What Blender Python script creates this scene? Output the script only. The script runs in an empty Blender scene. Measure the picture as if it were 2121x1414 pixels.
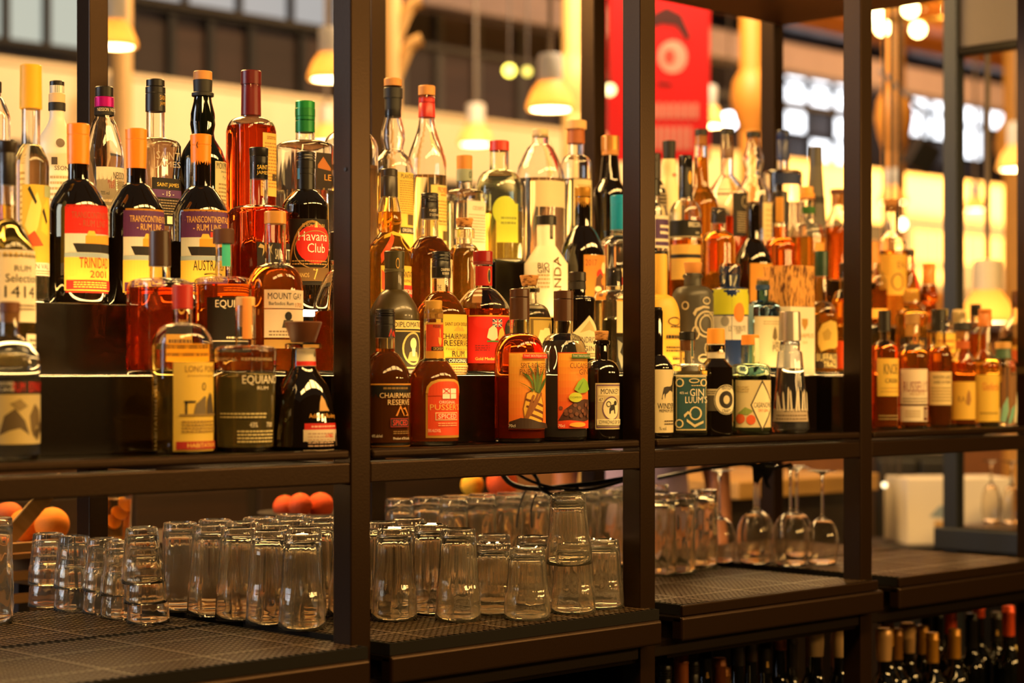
import bpy, bmesh, math, random
from mathutils import Vector, Matrix
random.seed(7)
S = bpy.context.scene
COL = S.collection
PI = math.pi
rad = math.radians

# ------------------------------------------------------------------ camera, light, exposure
# World: X runs along the bar shelf, Y away from the bartender's side, Z up; the first front post stands at 0,0.
ZC = 1.42                      # eye height
F = 4000.0                     # focal length in pixels of the 2121 px wide frame
HX, HY = 1060.5, 777.0         # principal point (horizon row)
CX, CY = -2.1808, -2.6239
TH = rad(45.5)
SN, CS = math.sin(TH), math.cos(TH)
cam = bpy.data.cameras.new('camera')
camo = bpy.data.objects.new('camera', cam)
COL.objects.link(camo)
camo.location = (CX, CY, ZC)
camo.rotation_euler = (PI/2, 0, -math.atan2(CS, SN))
cam.sensor_width = 36.0
cam.lens = F/2121*36
cam.shift_y = (HY-707)/2121
cam.clip_start = .05
cam.clip_end = 200
cam.dof.use_dof = True
cam.dof.focus_distance = 3.78
cam.dof.aperture_fstop = 2.3
S.camera = camo

S.view_settings.view_transform = 'Standard'
S.view_settings.look = 'None'
S.view_settings.gamma = 1.0
S.view_settings.use_curve_mapping = False
S.view_settings.exposure = 0.62
cy = S.cycles
cy.use_denoising = True
cy.max_bounces = 20
cy.transmission_bounces = 18
cy.transparent_max_bounces = 8
cy.diffuse_bounces = 2
cy.glossy_bounces = 4
cy.sample_clamp_indirect = 4.0
cy.blur_glossy = 0.6
cy.adaptive_threshold = 0.02

w = bpy.data.worlds.new('world')
S.world = w
w.use_nodes = True
bgn = w.node_tree.nodes['Background']
bgn.inputs[0].default_value = (.62, .46, .30, 1)
bgn.inputs[1].default_value = .07

WARM = (1.0, .57, .17)
DAY = (.80, .88, 1.0)
def area(name, loc, target, sx, sy, power, col):
    l = bpy.data.lights.new(name, 'AREA')
    l.shape = 'RECTANGLE'; l.size = sx; l.size_y = sy; l.energy = power; l.color = col
    o = bpy.data.objects.new(name, l); COL.objects.link(o)
    o.location = loc
    o.rotation_euler = (Vector(target)-Vector(loc)).to_track_quat('-Z', 'Y').to_euler()
    return o
# assumed row of ceiling light panels over the bartender's aisle, out of view
for k in range(5):
    area('assumed_panel_light', (-1.6+1.15*k, -1.75, 3.5), (-1.6+1.15*k+.1, .3, 1.2), .95, .42, 30, WARM)
# added fill lights behind the camera, brightening glasses, mats and labels
for k in range(3):
    area('front_fill_light', (1.2+1.5*k, -3.6, 2.15), (.4+1.0*k, .2, 1.1), .7, .3, 23, WARM)
# assumed cool daylight from the left: an unseen area light, no window there
area('assumed_daylight', (-4.2, 2.6, 2.6), (.5, .3, 1.4), 2.2, 2.4, 75, DAY)
# unseen fill lights added over the cream fascia, washing it with light
for k in range(3):
    area('fascia_fill_light', (5.0+5.5*k, 4.6, 4.9), (5.5+5.5*k, 8.0, 2.9), 5.0, .6, 115, ((1, .58, .22), (1, .61, .27), (1, .68, .40))[k])
# added fill lights behind the shelves, for counter, bartender, oranges and bottle backs
area('rear_fill_light', (1.3, 1.45, 2.95), (1.3, 1.2, .9), 3.0, .4, 62, WARM)
area('rear_fill_light', (.42, 1.55, 2.7), (.2, 1.1, 1.0), .8, .4, 26, WARM)
area('banner_fill_light', tuple((5.2, 3.6, 4.6)), (6.2, 5.0, 3.2), .8, .3, 120, (1, .75, .5))  # fill light added to brighten the red banner
# slim fill lights added under the bottle shelves, shining down on the glasses
for k in range(-1, 3):
    area('under_shelf_fill_light', (.765*k+.40, .56, 1.272), (.765*k+.40, .50, .9), .66, .03, 1.9, (1, .62, .24))
# fill light added under the low hall ceiling at the right, shining up
area('hall_ceiling_fill_light', (15, 6.0, 2.2), (15, 6.2, 4.4), 6, 3, 900, (1, .52, .12))
# ------------------------------------------------------------------ geometry helpers
def ray(px):
    u = (px-HX)/F
    return CS+u*SN, SN-u*CS
def depth_at(px, Y): return (Y-CY)/ray(px)[1]
def x_at(px, Y): return CX+depth_at(px, Y)*ray(px)[0]
def spot(px, py, Z):           # a place in the hall seen at this row and column, Z metres away
    a, b = ray(px)
    return Vector((CX+Z*a, CY+Z*b, ZC+(HY-py)/F*Z))
def on_plane(px, py, z):       # the place on the level z
    Z = (ZC-z)*F/(py-HY)
    a, b = ray(px)
    return Vector((CX+Z*a, CY+Z*b, z))

MATS = {}
def srgb(h):
    h = h.lstrip('#')
    c = [int(h[i:i+2], 16)/255 for i in (0, 2, 4)]
    return tuple(x/12.92 if x <= .04045 else ((x+.055)/1.055)**2.4 for x in c)+(1,)
def nodes(name):
    m = bpy.data.materials.new(name); m.use_nodes = True
    nt = m.node_tree
    return m, nt, nt.nodes['Principled BSDF']
def paint(h, rough=.5, metal=0.0, coat=0.0, bump=0.0, scale=60, var=.0, trans=0.0):
    """Solid coloured surface with procedural grain."""
    key = ('p', h, rough, metal, coat, bump, scale, var)
    if key in MATS: return MATS[key]
    m, nt, b = nodes('paint_'+h.strip('#'))
    c = srgb(h)
    b.inputs['Base Color'].default_value = c
    b.inputs['Roughness'].default_value = rough
    b.inputs['Metallic'].default_value = metal
    b.inputs['Coat Weight'].default_value = coat
    if bump or var:
        tc = nt.nodes.new('ShaderNodeTexCoord')
        n = nt.nodes.new('ShaderNodeTexNoise'); n.inputs['Scale'].default_value = scale
        n.inputs['Detail'].default_value = 4
        nt.links.new(tc.outputs['Object'], n.inputs['Vector'])
        if var:
            mx = nt.nodes.new('ShaderNodeMix'); mx.data_type = 'RGBA'
            mx.inputs[6].default_value = tuple(x*(1-var) for x in c[:3])+(1,)
            mx.inputs[7].default_value = tuple(min(1, x*(1+var)) for x in c[:3])+(1,)
            nt.links.new(n.outputs[0], mx.inputs[0]); nt.links.new(mx.outputs[2], b.inputs['Base Color'])
        if bump:
            bp = nt.nodes.new('ShaderNodeBump'); bp.inputs['Strength'].default_value = bump; bp.inputs['Distance'].default_value = .002
            nt.links.new(n.outputs[0], bp.inputs['Height']); nt.links.new(bp.outputs[0], b.inputs['Normal'])
    MATS[key] = m
    return m
def paper(h, tr=.35):
    """Label paper: diffuse with light coming through from behind."""
    key = ('l', h, tr)
    if key in MATS: return MATS[key]
    m, nt, b = nodes('paper_'+h.strip('#'))
    c = srgb(h)
    b.inputs['Base Color'].default_value = c
    b.inputs['Roughness'].default_value = .55
    t = nt.nodes.new('ShaderNodeBsdfTranslucent'); t.inputs[0].default_value = c
    mx = nt.nodes.new('ShaderNodeMixShader'); mx.inputs[0].default_value = tr
    out = nt.nodes['Material Output']
    nt.links.new(b.outputs[0], mx.inputs[1]); nt.links.new(t.outputs[0], mx.inputs[2]); nt.links.new(mx.outputs[0], out.inputs[0])
    MATS[key] = m
    return m
def glass(rgb=(1, 1, 1), rough=0.0, ior=1.48, body=0.0):
    key = ('g', rgb, rough, ior, body)
    if key in MATS: return MATS[key]
    m, nt, b = nodes('glass')
    b.inputs['Base Color'].default_value = rgb+(1,)
    b.inputs['Roughness'].default_value = rough
    b.inputs['IOR'].default_value = ior
    b.inputs['Transmission Weight'].default_value = 1.0-body
    MATS[key] = m
    return m
def emit(rgb, s):
    key = ('e', rgb, s)
    if key in MATS: return MATS[key]
    m, nt, b = nodes('lamp_light')
    b.inputs['Base Color'].default_value = (0, 0, 0, 1)
    b.inputs['Emission Color'].default_value = rgb+(1,)
    b.inputs['Emission Strength'].default_value = s
    MATS[key] = m
    return m
def steel(h='#332b26', rough=.42):
    return paint(h, rough, .7, 0, .08, 220, .18)
def wood(h1, h2, scale=8, ring=14):
    key = ('w', h1, h2, scale)
    if key in MATS: return MATS[key]
    m, nt, b = nodes('wood_'+h1.strip('#'))
    tc = nt.nodes.new('ShaderNodeTexCoord'); mp = nt.nodes.new('ShaderNodeMapping')
    mp.inputs['Scale'].default_value = (scale*.25, scale*3, scale*3)
    n = nt.nodes.new('ShaderNodeTexNoise'); n.inputs['Scale'].default_value = 3; n.inputs['Detail'].default_value = 6
    r = nt.nodes.new('ShaderNodeMix'); r.data_type = 'RGBA'
    r.inputs[6].default_value = srgb(h1); r.inputs[7].default_value = srgb(h2)
    nt.links.new(tc.outputs['Object'], mp.inputs[0]); nt.links.new(mp.outputs[0], n.inputs['Vector'])
    nt.links.new(n.outputs[0], r.inputs[0]); nt.links.new(r.outputs[2], b.inputs['Base Color'])
    b.inputs['Roughness'].default_value = .5
    MATS[key] = m
    return m
def cork(h1='#c98f4e', h2='#7c4a1c', sc=(30, 30, 120), thr=.62):
    key = ('c', h1, h2, sc)
    if key in MATS: return MATS[key]
    m, nt, b = nodes('cork')
    tc = nt.nodes.new('ShaderNodeTexCoord'); mp = nt.nodes.new('ShaderNodeMapping'); mp.inputs['Scale'].default_value = sc
    n = nt.nodes.new('ShaderNodeTexNoise'); n.inputs['Scale'].default_value = 3; n.inputs['Detail'].default_value = 5
    rp = nt.nodes.new('ShaderNodeValToRGB')
    rp.color_ramp.elements[0].position = thr-.1; rp.color_ramp.elements[0].color = srgb(h1)
    rp.color_ramp.elements[1].position = thr; rp.color_ramp.elements[1].color = srgb(h2)
    nt.links.new(tc.outputs['Object'], mp.inputs[0]); nt.links.new(mp.outputs[0], n.inputs['Vector'])
    nt.links.new(n.outputs[0], rp.inputs[0]); nt.links.new(rp.outputs[0], b.inputs['Base Color'])
    b.inputs['Roughness'].default_value = .75
    MATS[key] = m
    return m
def asmat(c):
    if not isinstance(c, str): return c
    return paint(c)

def obj(name, bm, mat, parent=None, smooth=True, kind=None):
    """Link a bmesh as ONE mesh object."""
    if FLAT.pop(id(bm), 0): smooth = False
    if isinstance(bm, bpy.types.Mesh): me = bm
    else:
        me = bpy.data.meshes.new(name)
        bm.normal_update(); bm.to_mesh(me); bm.free()
        if smooth:
            me.polygons.foreach_set('use_smooth', [True]*len(me.polygons))
            try: me.set_sharp_from_angle(angle=rad(38))
            except Exception: pass
        me.update()
        if mat is not None: me.materials.append(asmat(mat))
    o = bpy.data.objects.new(name, me); COL.objects.link(o)
    if parent is not None: o.parent = parent
    if kind: o['kind'] = kind
    return o
def tag(o, label, cat, group=None):
    o['label'] = label; o['category'] = cat
    if group: o['group'] = group
    return o
def thing(name, label, cat, loc=(0, 0, 0), rz=0.0, group=None):
    o = bpy.data.objects.new(name, None); COL.objects.link(o)
    o.empty_display_size = .05
    o.location = loc; o.rotation_euler = (0, 0, rz)
    return tag(o, label, cat, group)
def dup(root, loc, rz=0.0, label=None, tilt=None):
    r = root.copy(); COL.objects.link(r); r.location = loc; r.rotation_euler = (tilt[0] if tilt else 0, tilt[1] if tilt else 0, rz)
    if label: r['label'] = label
    for ch in root.children:
        c = ch.copy(); COL.objects.link(c); c.parent = r
        for g in ch.children:
            d = g.copy(); COL.objects.link(d); d.parent = c
    return r
def box(bm, x0, x1, y0, y1, z0, z1):
    v = [bm.verts.new(p) for p in ((x0, y0, z0), (x1, y0, z0), (x1, y1, z0), (x0, y1, z0), (x0, y0, z1), (x1, y0, z1), (x1, y1, z1), (x0, y1, z1))]
    for f in ((3, 2, 1, 0), (4, 5, 6, 7), (0, 1, 5, 4), (1, 2, 6, 5), (2, 3, 7, 6), (3, 0, 4, 7)):
        bm.faces.new([v[i] for i in f])
FLAT = {}
def boxm(*dims, bevel=0.0, seg=2):
    bm = bmesh.new(); box(bm, *dims); FLAT[id(bm)] = 1
    if bevel:
        bmesh.ops.bevel(bm, geom=bm.edges[:], offset=bevel, segments=seg, profile=.5, affect='EDGES')
    return bm
def tube(bm, pts, r, n=8, cap=True):
    """Round bar along a polyline; r is one radius or one per point."""
    pts = [Vector(p) for p in pts]
    rs = r if isinstance(r, (list, tuple)) else [r]*len(pts)
    rings = []
    up = Vector((0, 0, 1))
    for i, p in enumerate(pts):
        d = (pts[min(i+1, len(pts)-1)]-pts[max(i-1, 0)]).normalized()
        a = d.cross(up)
        if a.length < 1e-3: a = d.cross(Vector((1, 0, 0)))
        a.normalize(); b = d.cross(a)
        rings.append([bm.verts.new(p+rs[i]*(math.cos(2*PI*k/n)*a+math.sin(2*PI*k/n)*b)) for k in range(n)])
    for q, s in zip(rings, rings[1:]):
        for k in range(n): bm.faces.new((q[k], q[(k+1) % n], s[(k+1) % n], s[k]))
    if cap:
        bm.faces.new(rings[0][::-1]); bm.faces.new(rings[-1])
    return bm
def supr(phi, n):
    """Radius factor of a rounded square (n=2 is a circle)."""
    if n <= 2.01: return 1.0
    c, s = abs(math.cos(phi)), abs(math.sin(phi))
    return 1.0/((c**n+s**n)**(1.0/n))
def lathe(bm, prof, seg=28, sq=None, close=False, flute=None):
    """Surface of revolution through (r, z); sq(z) gives the rounded-square exponent."""
    rings = []
    for i, (r, z) in enumerate(prof):
        if r < 1e-6:
            rings.append([bm.verts.new((0, 0, z))]); continue
        n = sq(z) if sq else 2
        ring = []
        for k in range(seg):
            ph = 2*PI*k/seg
            rr = r*supr(ph, n)
            if flute: rr *= flute(ph, i)
            ring.append(bm.verts.new((rr*math.sin(ph), -rr*math.cos(ph), z)))
        rings.append(ring)
    pairs = list(zip(rings, rings[1:]))
    if close: pairs.append((rings[-1], rings[0]))
    for a, b in pairs:
        if len(a) == 1 and len(b) == 1: continue
        for k in range(seg):
            k2 = (k+1) % seg
            if len(a) == 1: bm.faces.new((a[0], b[k2], b[k]))
            elif len(b) == 1: bm.faces.new((a[k], a[k2], b[0]))
            else: bm.faces.new((a[k], a[k2], b[k2], b[k]))
    return bm
def solid(prof, seg=28, sq=None, flute=None, close=False):
    bm = bmesh.new(); lathe(bm, prof, seg, sq, close, flute)
    bmesh.ops.recalc_face_normals(bm, faces=bm.faces[:])
    return bm
TEXTS = {}
def text_mesh(s):
    """Outline letters as flat triangles, 1 unit cap height, centred; returns (verts, faces, width)."""
    if s in TEXTS: return TEXTS[s]
    cu = bpy.data.curves.new('letters', 'FONT'); cu.body = s; cu.size = 1.0; cu.resolution_u = 2
    cu.align_x = 'CENTER'; cu.align_y = 'CENTER'
    o = bpy.data.objects.new('letters', cu)
    me = bpy.data.meshes.new_from_object(o)
    vs = [v.co.copy() for v in me.vertices]; fs = [tuple(p.vertices) for p in me.polygons]
    bpy.data.objects.remove(o); bpy.data.curves.remove(cu); bpy.data.meshes.remove(me)
    if not vs: vs, fs = [Vector((0, 0, 0))], []
    x0, x1 = min(v.x for v in vs), max(v.x for v in vs); y0, y1 = min(v.y for v in vs), max(v.y for v in vs)
    h = max(1e-4, y1-y0)
    vs = [((v.x-(x0+x1)/2)/h, (v.y-(y0+y1)/2)/h) for v in vs]
    TEXTS[s] = (vs, fs, (x1-x0)/h)
    return TEXTS[s]
# ------------------------------------------------------------------ levels of the bar
ZSH = ZC-.131          # bottle shelf
ZT = [ZSH, ZC, ZC+.126, ZC+.257]   # shelf and the three steps
RY = [.065, .212, .392, .57]       # middle of each row of bottles
ZM = ZC-.475           # top of the drip mats
ZLOW = ZM-.41          # lower bottle shelf
BAY = .765
PW, PD = .046, .05
FRAME = steel('#2e1d0c', .33)
FRAMED = steel('#20150a', .42)
BLACK = paint('#120c07', .17, 0, 0, .03, 90, .2)
BLACK.node_tree.nodes['Principled BSDF'].inputs['Specular IOR Level'].default_value = .28
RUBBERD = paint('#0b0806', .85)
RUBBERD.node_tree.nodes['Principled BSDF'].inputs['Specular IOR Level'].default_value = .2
RUBBER = paint('#523e26', .40, 0, 0, .1, 300, .2)

def struct(name, bm, mat, parent=None, smooth=True):
    o = obj(name, bm, mat, parent, smooth)
    if parent is None: o['kind'] = 'structure'
    return o

# ---- hall shell
struct('floor', boxm(-9, 26, -7, 13, -.1, 0), paint('#2a2420', .5, 0, 0, .1, 20, .3))
struct('wall_back', boxm(-9, 26, 8.06, 8.3, 0, 2.86), paint('#8a5c2c', .7, 0, 0, .1, 12, .3))
struct('wall_front', boxm(-9, 26, -7.2, -7, 0, 6), paint('#4a3a2c', .8, 0, 0, .1, 12, .2))
struct('wall_left', boxm(-9.2, -9, -7, 13, 0, 6), paint('#6a6058', .8, 0, 0, .1, 12, .2))
struct('wall_right', boxm(26, 26.2, -7, 13, 0, 6), paint('#4b3a28', .8, 0, 0, .1, 12, .2))
# cream fascia of the gallery, with a lip at its top and foot
fa = struct('trim_1', boxm(-9, 26, 8.0, 8.06, 2.865, 3.33, bevel=.01), paint('#f1dcb4', .7, 0, 0, .05, 8, .05))
struct('fascia_lip', boxm(-9, 26, 7.975, 8.06, 3.33, 3.37, bevel=.008), paint('#e6cfa4', .6), fa)
struct('trim_4', boxm(-9, 26, 8.0, 8.06, 2.68, 2.86, bevel=.008), paint('#1f1712', .6))   # dark beam under the fascia
struct('trim_2', boxm(-9, 26, 8.06, 12.9, 3.2, 3.3), paint('#2c2119', .7))    # gallery floor
# low timber ceiling over the right side of the hall
ce = struct('ceiling', boxm(9.6, 26, 1.5, 10.5, 5.27, 5.4), wood('#a86b2c', '#5a3410', 1.2))
bmx = bmesh.new()
for k in range(9):
    struct('beam', boxm(9.6, 26, 1.8+k*1.0, 2.0+k*1.0, 5.10, 5.27, bevel=.02), wood('#8a5220', '#4a2a0c', 1.1), ce)
struct('trim_3', boxm(8.5, 26, 9.3, 9.6, 4.5, 4.78, bevel=.03), paint('#8f7f86', .6, .2, 0, .05, 5, .2))   # grey duct
# back wall of the gallery: dark timber panels in the middle, glazing left and right
gw = struct('wall_gallery', boxm(-9, 26, 10.6, 10.8, 3.3, 6.5), paint('#2b1f1a', .75, 0, 0, .1, 9, .4))
PXP = [205, 268, 352, 432, 516, 622, 700, 830, 905, 985, 1075, 1165, 1270]
for k in range(len(PXP)-1):
    xa, xb = x_at(PXP[k], 10.55), x_at(PXP[k+1], 10.55)
    tp_y = 60+.02*k if k < 6 else -60
    zt_ = ZC+(HY-[44, 42, 60, 64, 72, 84, -60, -60, -60, -60, -60, -60][k])/F*depth_at((PXP[k]+PXP[k+1])/2, 10.55)
    struct('panel', boxm(xa+.04, xb-.04, 10.55, 10.6, 3.38, zt_, bevel=.01), wood(['#4a3026', '#3a251d', '#54382c'][k % 3], '#24150f', 1.5), gw)
    struct('mullion', boxm(xb-.035, xb+.035, 10.5, 10.6, 3.38, 5.4, bevel=.008), paint('#15110f' if k < 6 else '#5a544e', .5), gw)
struct('handrail', boxm(4.5, 14, 8.5, 8.56, 3.95, 4.0, bevel=.01), paint('#1d1815', .4, .5), gw)
# ---- windows (frosted panes give the daylight seen in the photograph)
def window(name, x0, x1, y, z0, z1, nx, nz, rgb, s, gaps=()):
    fr = bmesh.new()
    wdt = .05
    for k in range(nx+1):
        x = x0+(x1-x0)*k/nx
        box(fr, x-wdt/2, x+wdt/2, y-.05, y, z0, z1)
    for k in range(nz+1):
        z = z0+(z1-z0)*k/nz
        box(fr, x0, x1, y-.04, y-.01, z-wdt/2, z+wdt/2)
    o = obj(name, fr, paint('#26221f', .5, .3), None, False); o['kind'] = 'structure'
    for i in range(nx):
        for j in range(nz):
            if (i, j) in gaps: continue
            xa, xb = x0+(x1-x0)*i/nx+.03, x0+(x1-x0)*(i+1)/nx-.03
            za, zb = z0+(z1-z0)*j/nz+.03, z0+(z1-z0)*(j+1)/nz-.03
            obj('pane', boxm(xa, xb, y, y+.012, za, zb), emit(rgb, s), o, False)
    return o
def wspan(px0, px1, py0, py1, Y):
    return x_at(px0, Y), x_at(px1, Y), ZC+(HY-py1)/F*depth_at((px0+px1)/2, Y), ZC+(HY-py0)/F*depth_at((px0+px1)/2, Y)
a, b, c, d = wspan(-80, 176, -70, 92, 10.45)
window('window_1', a, b, 10.45, c, d, 3, 1, (.52, .55, .46), .62)
a, b, c, d = wspan(262, 700, -70, 40, 10.45)
window('window_2', a, b, 10.45, c, d, 4, 1, (.52, .50, .48), .55)
a, b, c, d = wspan(1618, 1770, 128, 338, 10.4)
window('window_3', a, b, 10.4, c, d, 3, 4, (.93, .95, 1.0), 2.3, {(1, 1), (0, 0)})
a, b, c, d = wspan(1878, 1966, 178, 345, 10.4)
window('window_4', a, b, 10.4, c, d, 2, 3, (.93, .95, 1.0), 2.2, {(0, 0), (1, 0)})
a, b, c, d = wspan(1985, 2078, 196, 335, 10.4)
window('window_5', a, b, 10.4, c, d, 2, 2, (.93, .95, 1.0), 2.4, {(1, 0)})

# ---- steel frame of the back bar: four front and four rear posts with their rails
frame = thing('back_bar_frame', 'black square-tube steel frame of the back bar shelves', 'shelving', (0, 0, 0))
ZF0, ZF1 = .02, 3.0
for k in range(-1, 4):
    x = k*BAY
    obj('post', boxm(x, x+PW, 0, PD, ZF0, ZF1, bevel=.0025), FRAME, frame)
    obj('post', boxm(x, x+PW, .845, .845+PD, ZF0, ZF1, bevel=.0025), FRAME, frame)
    for z0 in (ZC-.19, ZM-.11):
        obj('side_rail', boxm(x+.004, x+PW-.004, PD, .845, z0, z0+.034, bevel=.002), FRAMED, frame)
    if k < 3:
        obj('rail', boxm(x+PW, x+BAY, .001, .047, ZC-.191, ZC-.154, bevel=.003), FRAME, frame)
        obj('rail', boxm(x+PW, x+BAY, .848, .893, ZC-.191, ZC-.154, bevel=.003), FRAME, frame)
        obj('rail', boxm(x+PW, x+BAY, .004, .046, ZM-.105, ZM-.07, bevel=.003), FRAMED, frame)
        obj('rail', boxm(x+PW, x+BAY, .848, .893, ZLOW-.05, ZLOW-.015, bevel=.003), FRAMED, frame)
# screw hole on the dark left face of the first post
o = obj('screw', solid([(0, .0015), (.0035, .0012), (.0038, 0), (0, 0)], 12), '#070707', frame)
o.location = (-.0012, .014, ZC+(HY-351)/F*3.41); o.rotation_euler = (0, -PI/2, 0)

# ---- bottle shelves: a folded tray per bay with a rounded front lip, and the stepped risers on it
for k in range(-1, 3):
    x0, x1 = k*BAY+PW+.003, (k+1)*BAY-.003
    nm = ['left', 'second', 'third', 'right'][k+1]
    t = thing('shelf_tray', f'dark steel bottle shelf tray with rounded lip, {nm} bay from the left', 'shelf', (x0, 0, ZSH))
    L = x1-x0
    obj('tray', boxm(0, L, .012, .84, -.006, 0, bevel=.001), BLACK, t)
    obj('front_lip', boxm(0, L, -.002, .013, -.0165, -.0005, bevel=.005, seg=3), FRAME, t)
    L -= .008
    for j, y0 in enumerate((.12, .30, .48)):
        wd = ['lower', 'middle', 'top'][j]
        r = thing('bottle_riser', f'{wd} black riser step under the bottles of the {nm} bay', 'riser', (x0+.004, y0, ZT[j]), 0, 'black riser steps')
        obj('box', boxm(0, L, 0, .80-y0, 0, ZT[j+1]-ZT[j]-.0005, bevel=.0015), BLACK, r)
    for j, (yy, zz) in enumerate(((.262, ZT[1]), (.442, ZT[2]), (.135, ZT[1]), (.312, ZT[2]), (.492, ZT[3]), (.66, ZT[3]))):
        ps = ['at the back of the lower step', 'at the back of the middle step', 'at the front of the lower step', 'at the front of the middle step', 'at the front of the top step', 'at the back of the top step'][j]
        s = thing('led_strip', f'flush warm light strip {ps}, {nm} bay', 'light', (x0+.01, yy, zz-.0005), 0, 'light strips on the riser steps')
        obj('channel', boxm(0, L-.012, -.001, .017, -.004, .0001), paint('#8a8a88', .4, .8), s)
        obj('diffuser', boxm(.004, L-.016, .001, .015, -.003, .0002), emit((1, .60, .20), 13 if j < 2 else 24), s)

xl = x_at(627, .292)
s = thing('led_strip', 'short bare white light bar clipped to the middle step under the red disc bottle', 'light', (xl, .296, ZT[2]-.014))
obj('channel', boxm(-.03, .03, -.0005, .004, 0, .0145), paint('#8a8a88', .4, .8), s)
obj('diffuser', boxm(-.028, .028, -.005, -.0005, .001, .0135, bevel=.001), emit((1, .92, .75), 6), s)
# upper shelf panel over the third bay, with its folded edge
up = thing('upper_shelf', 'dark brown steel shelf panel high over the right-hand bay', 'shelf', (2*BAY, 0, ZC+1.02))
obj('panel', boxm(.0, BAY+.04, .052, .843, 0, .012, bevel=.002), steel('#5a3514', .5), up)
obj('front_edge', boxm(PW+.002, BAY-.002, .002, .048, -.005, .03, bevel=.003), FRAME, up)

# ---- drip ledges with rubber mats
def net(x0, x1, y0, y1, pitch=.0150, wd=.0038, z0=-.0040, z1=0.0):
    """Square lattice of rubber strands with a broader rib between the tiles."""
    bm = bmesh.new()
    W, H = x1-x0, y1-y0
    def bar(xa, xb, ya, yb, dz):
        v0 = [bm.verts.new((q[0], q[1], z0)) for q in ((xa, ya), (xb, ya), (xb, yb), (xa, yb))]
        v1 = [bm.verts.new((q[0], q[1], z1+dz)) for q in ((xa, ya), (xb, ya), (xb, yb), (xa, yb))]
        bm.faces.new(v1)
        for i in range(4): bm.faces.new((v0[i], v0[(i+1) % 4], v1[(i+1) % 4], v1[i])).material_index = 1  # strand sides get the darker rubber: shade put into the colour
    for ax, L in ((0, W), (1, H)):
        n = int(L/pitch)
        for i in range(1, n):
            h = wd*(1.1 if i % 13 == 6 else .5); c = L*i/n; dz = (0 if ax else .0002)+(.0006 if i % 13 == 6 else 0)
            if ax == 0: bar(x0+c-h, x0+c+h, y0, y1, dz)
            else: bar(x0, x1, y0+c-h, y0+c+h, dz)
    bmesh.ops.recalc_face_normals(bm, faces=bm.faces[:])
    return bm
def mat_thing(label, x0, x1, y0, y1):
    t = thing('bar_mat', label, 'bar mat', (x0, y0, ZM), 0, 'rubber drip mats on the ledge')
    W, H = x1-x0, y1-y0
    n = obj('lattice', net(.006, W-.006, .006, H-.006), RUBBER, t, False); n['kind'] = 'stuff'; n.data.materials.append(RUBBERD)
    bm = bmesh.new()
    for d in ((0, W, 0, .006), (0, W, H-.006, H), (0, .006, .006, H-.006), (W-.006, W, .006, H-.006)):
        box(bm, d[0], d[1], d[2], d[3], -.0215, -.0005)
    obj('rim', bm, RUBBERD, t, False)
LED = [(-.78, .015, 'left'), (.061, .79, 'second'), (.851, 1.57, 'third'), (1.63, 2.31, 'right')]
for i, (x0, x1, nm) in enumerate(LED):
    t = thing('drip_ledge', f'dark steel drip ledge with rounded front edge, {nm} of the four', 'counter', (x0, -.038, ZM-.0225))
    L = x1-x0
    obj('top', boxm(0, L, .004, .88, -.012, 0, bevel=.002), BLACK, t)
    obj('front', boxm(0, L, 0, .03, -.050, .0005, bevel=.006, seg=3), FRAME, t)
    if i > 1:
        obj('upper_lip', boxm(.004, L-.02, .002, .010, .001, .0245, bevel=.003, seg=2), FRAME, t)
    obj('apron', boxm(.01, L-.01, .05, .07, -.09, -.013), BLACK, t)
mat_thing('black lattice drip mat at the front of the left ledge', -.76, .012, -.032, .40)
mat_thing('black lattice drip mat at the back of the left ledge, under the tall glasses', -.76, .012, .408, .838)
mat_thing('black lattice drip mat in the second bay under the front row of tumblers', .063, .786, -.032, .40)
mat_thing('black lattice drip mat in the second bay under the rear row of glasses', .063, .786, .408, .838)
mat_thing('black lattice drip mat in front of the stacked glasses, third bay', .87, 1.55, -.024, .40)
mat_thing('black lattice drip mat under the upturned wine glasses, third bay', .87, 1.55, .408, .838)
mat_thing('bare black lattice drip mat at the front of the right ledge', 1.65, 2.295, -.024, .40)
mat_thing('bare black lattice drip mat at the back of the right ledge', 1.65, 2.295, .408, .838)
# lower shelf and dark back panel of the cellar compartment
t = thing('lower_shelf', 'dark lower shelf under the ledge holding wine bottles', 'shelf', (-.8, .06, ZLOW))
obj('board', boxm(0, 3.15, 0, .77, -.02, 0), BLACK, t)

t = thing('compartment_wall', 'black sheet wall closing the wine compartment behind the bottles', 'panel', (-.8, .83, 0))
obj('sheet', boxm(0, 3.15, 0, .01, .0, ZLOW+.34), BLACK, t)
# ---- next unit to the right: post, ledge, cage panel
u2 = thing('side_shelf_unit', 'separate dark steel shelf unit beyond the right end, with cage panels above', 'shelving', (3.06, 0, 0))
BLUE = steel('#3c4048', .5)
for xx, yy in ((0, .72), (0, -.55), (1.3, .72), (1.3, -.55)):
    obj('post', boxm(xx, xx+PW, yy, yy+PD, .0, 3.0, bevel=.0025), BLUE, u2)
obj('ledge', boxm(-.008, 1.32, -.6, .80, ZM-.075, ZM-.004, bevel=.006), BLUE, u2)
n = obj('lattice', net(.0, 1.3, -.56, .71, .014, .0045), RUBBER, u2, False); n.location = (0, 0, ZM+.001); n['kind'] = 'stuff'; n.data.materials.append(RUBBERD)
obj('shelf', boxm(.0, 1.32, -.55, .76, ZC-.175, ZC-.155, bevel=.003), paint('#b99a63', .5), u2)
zc0 = ZC+1.02
obj('cage_rail', boxm(.004, .042, -.5, .72, zc0-.02, zc0+.01, bevel=.006), BLACK, u2)
for y in (.36, .02, -.3):
    obj('cage_bar', boxm(.008, .038, y, y+.024, zc0+.01, zc0+.9, bevel=.006), BLACK, u2)
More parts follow.
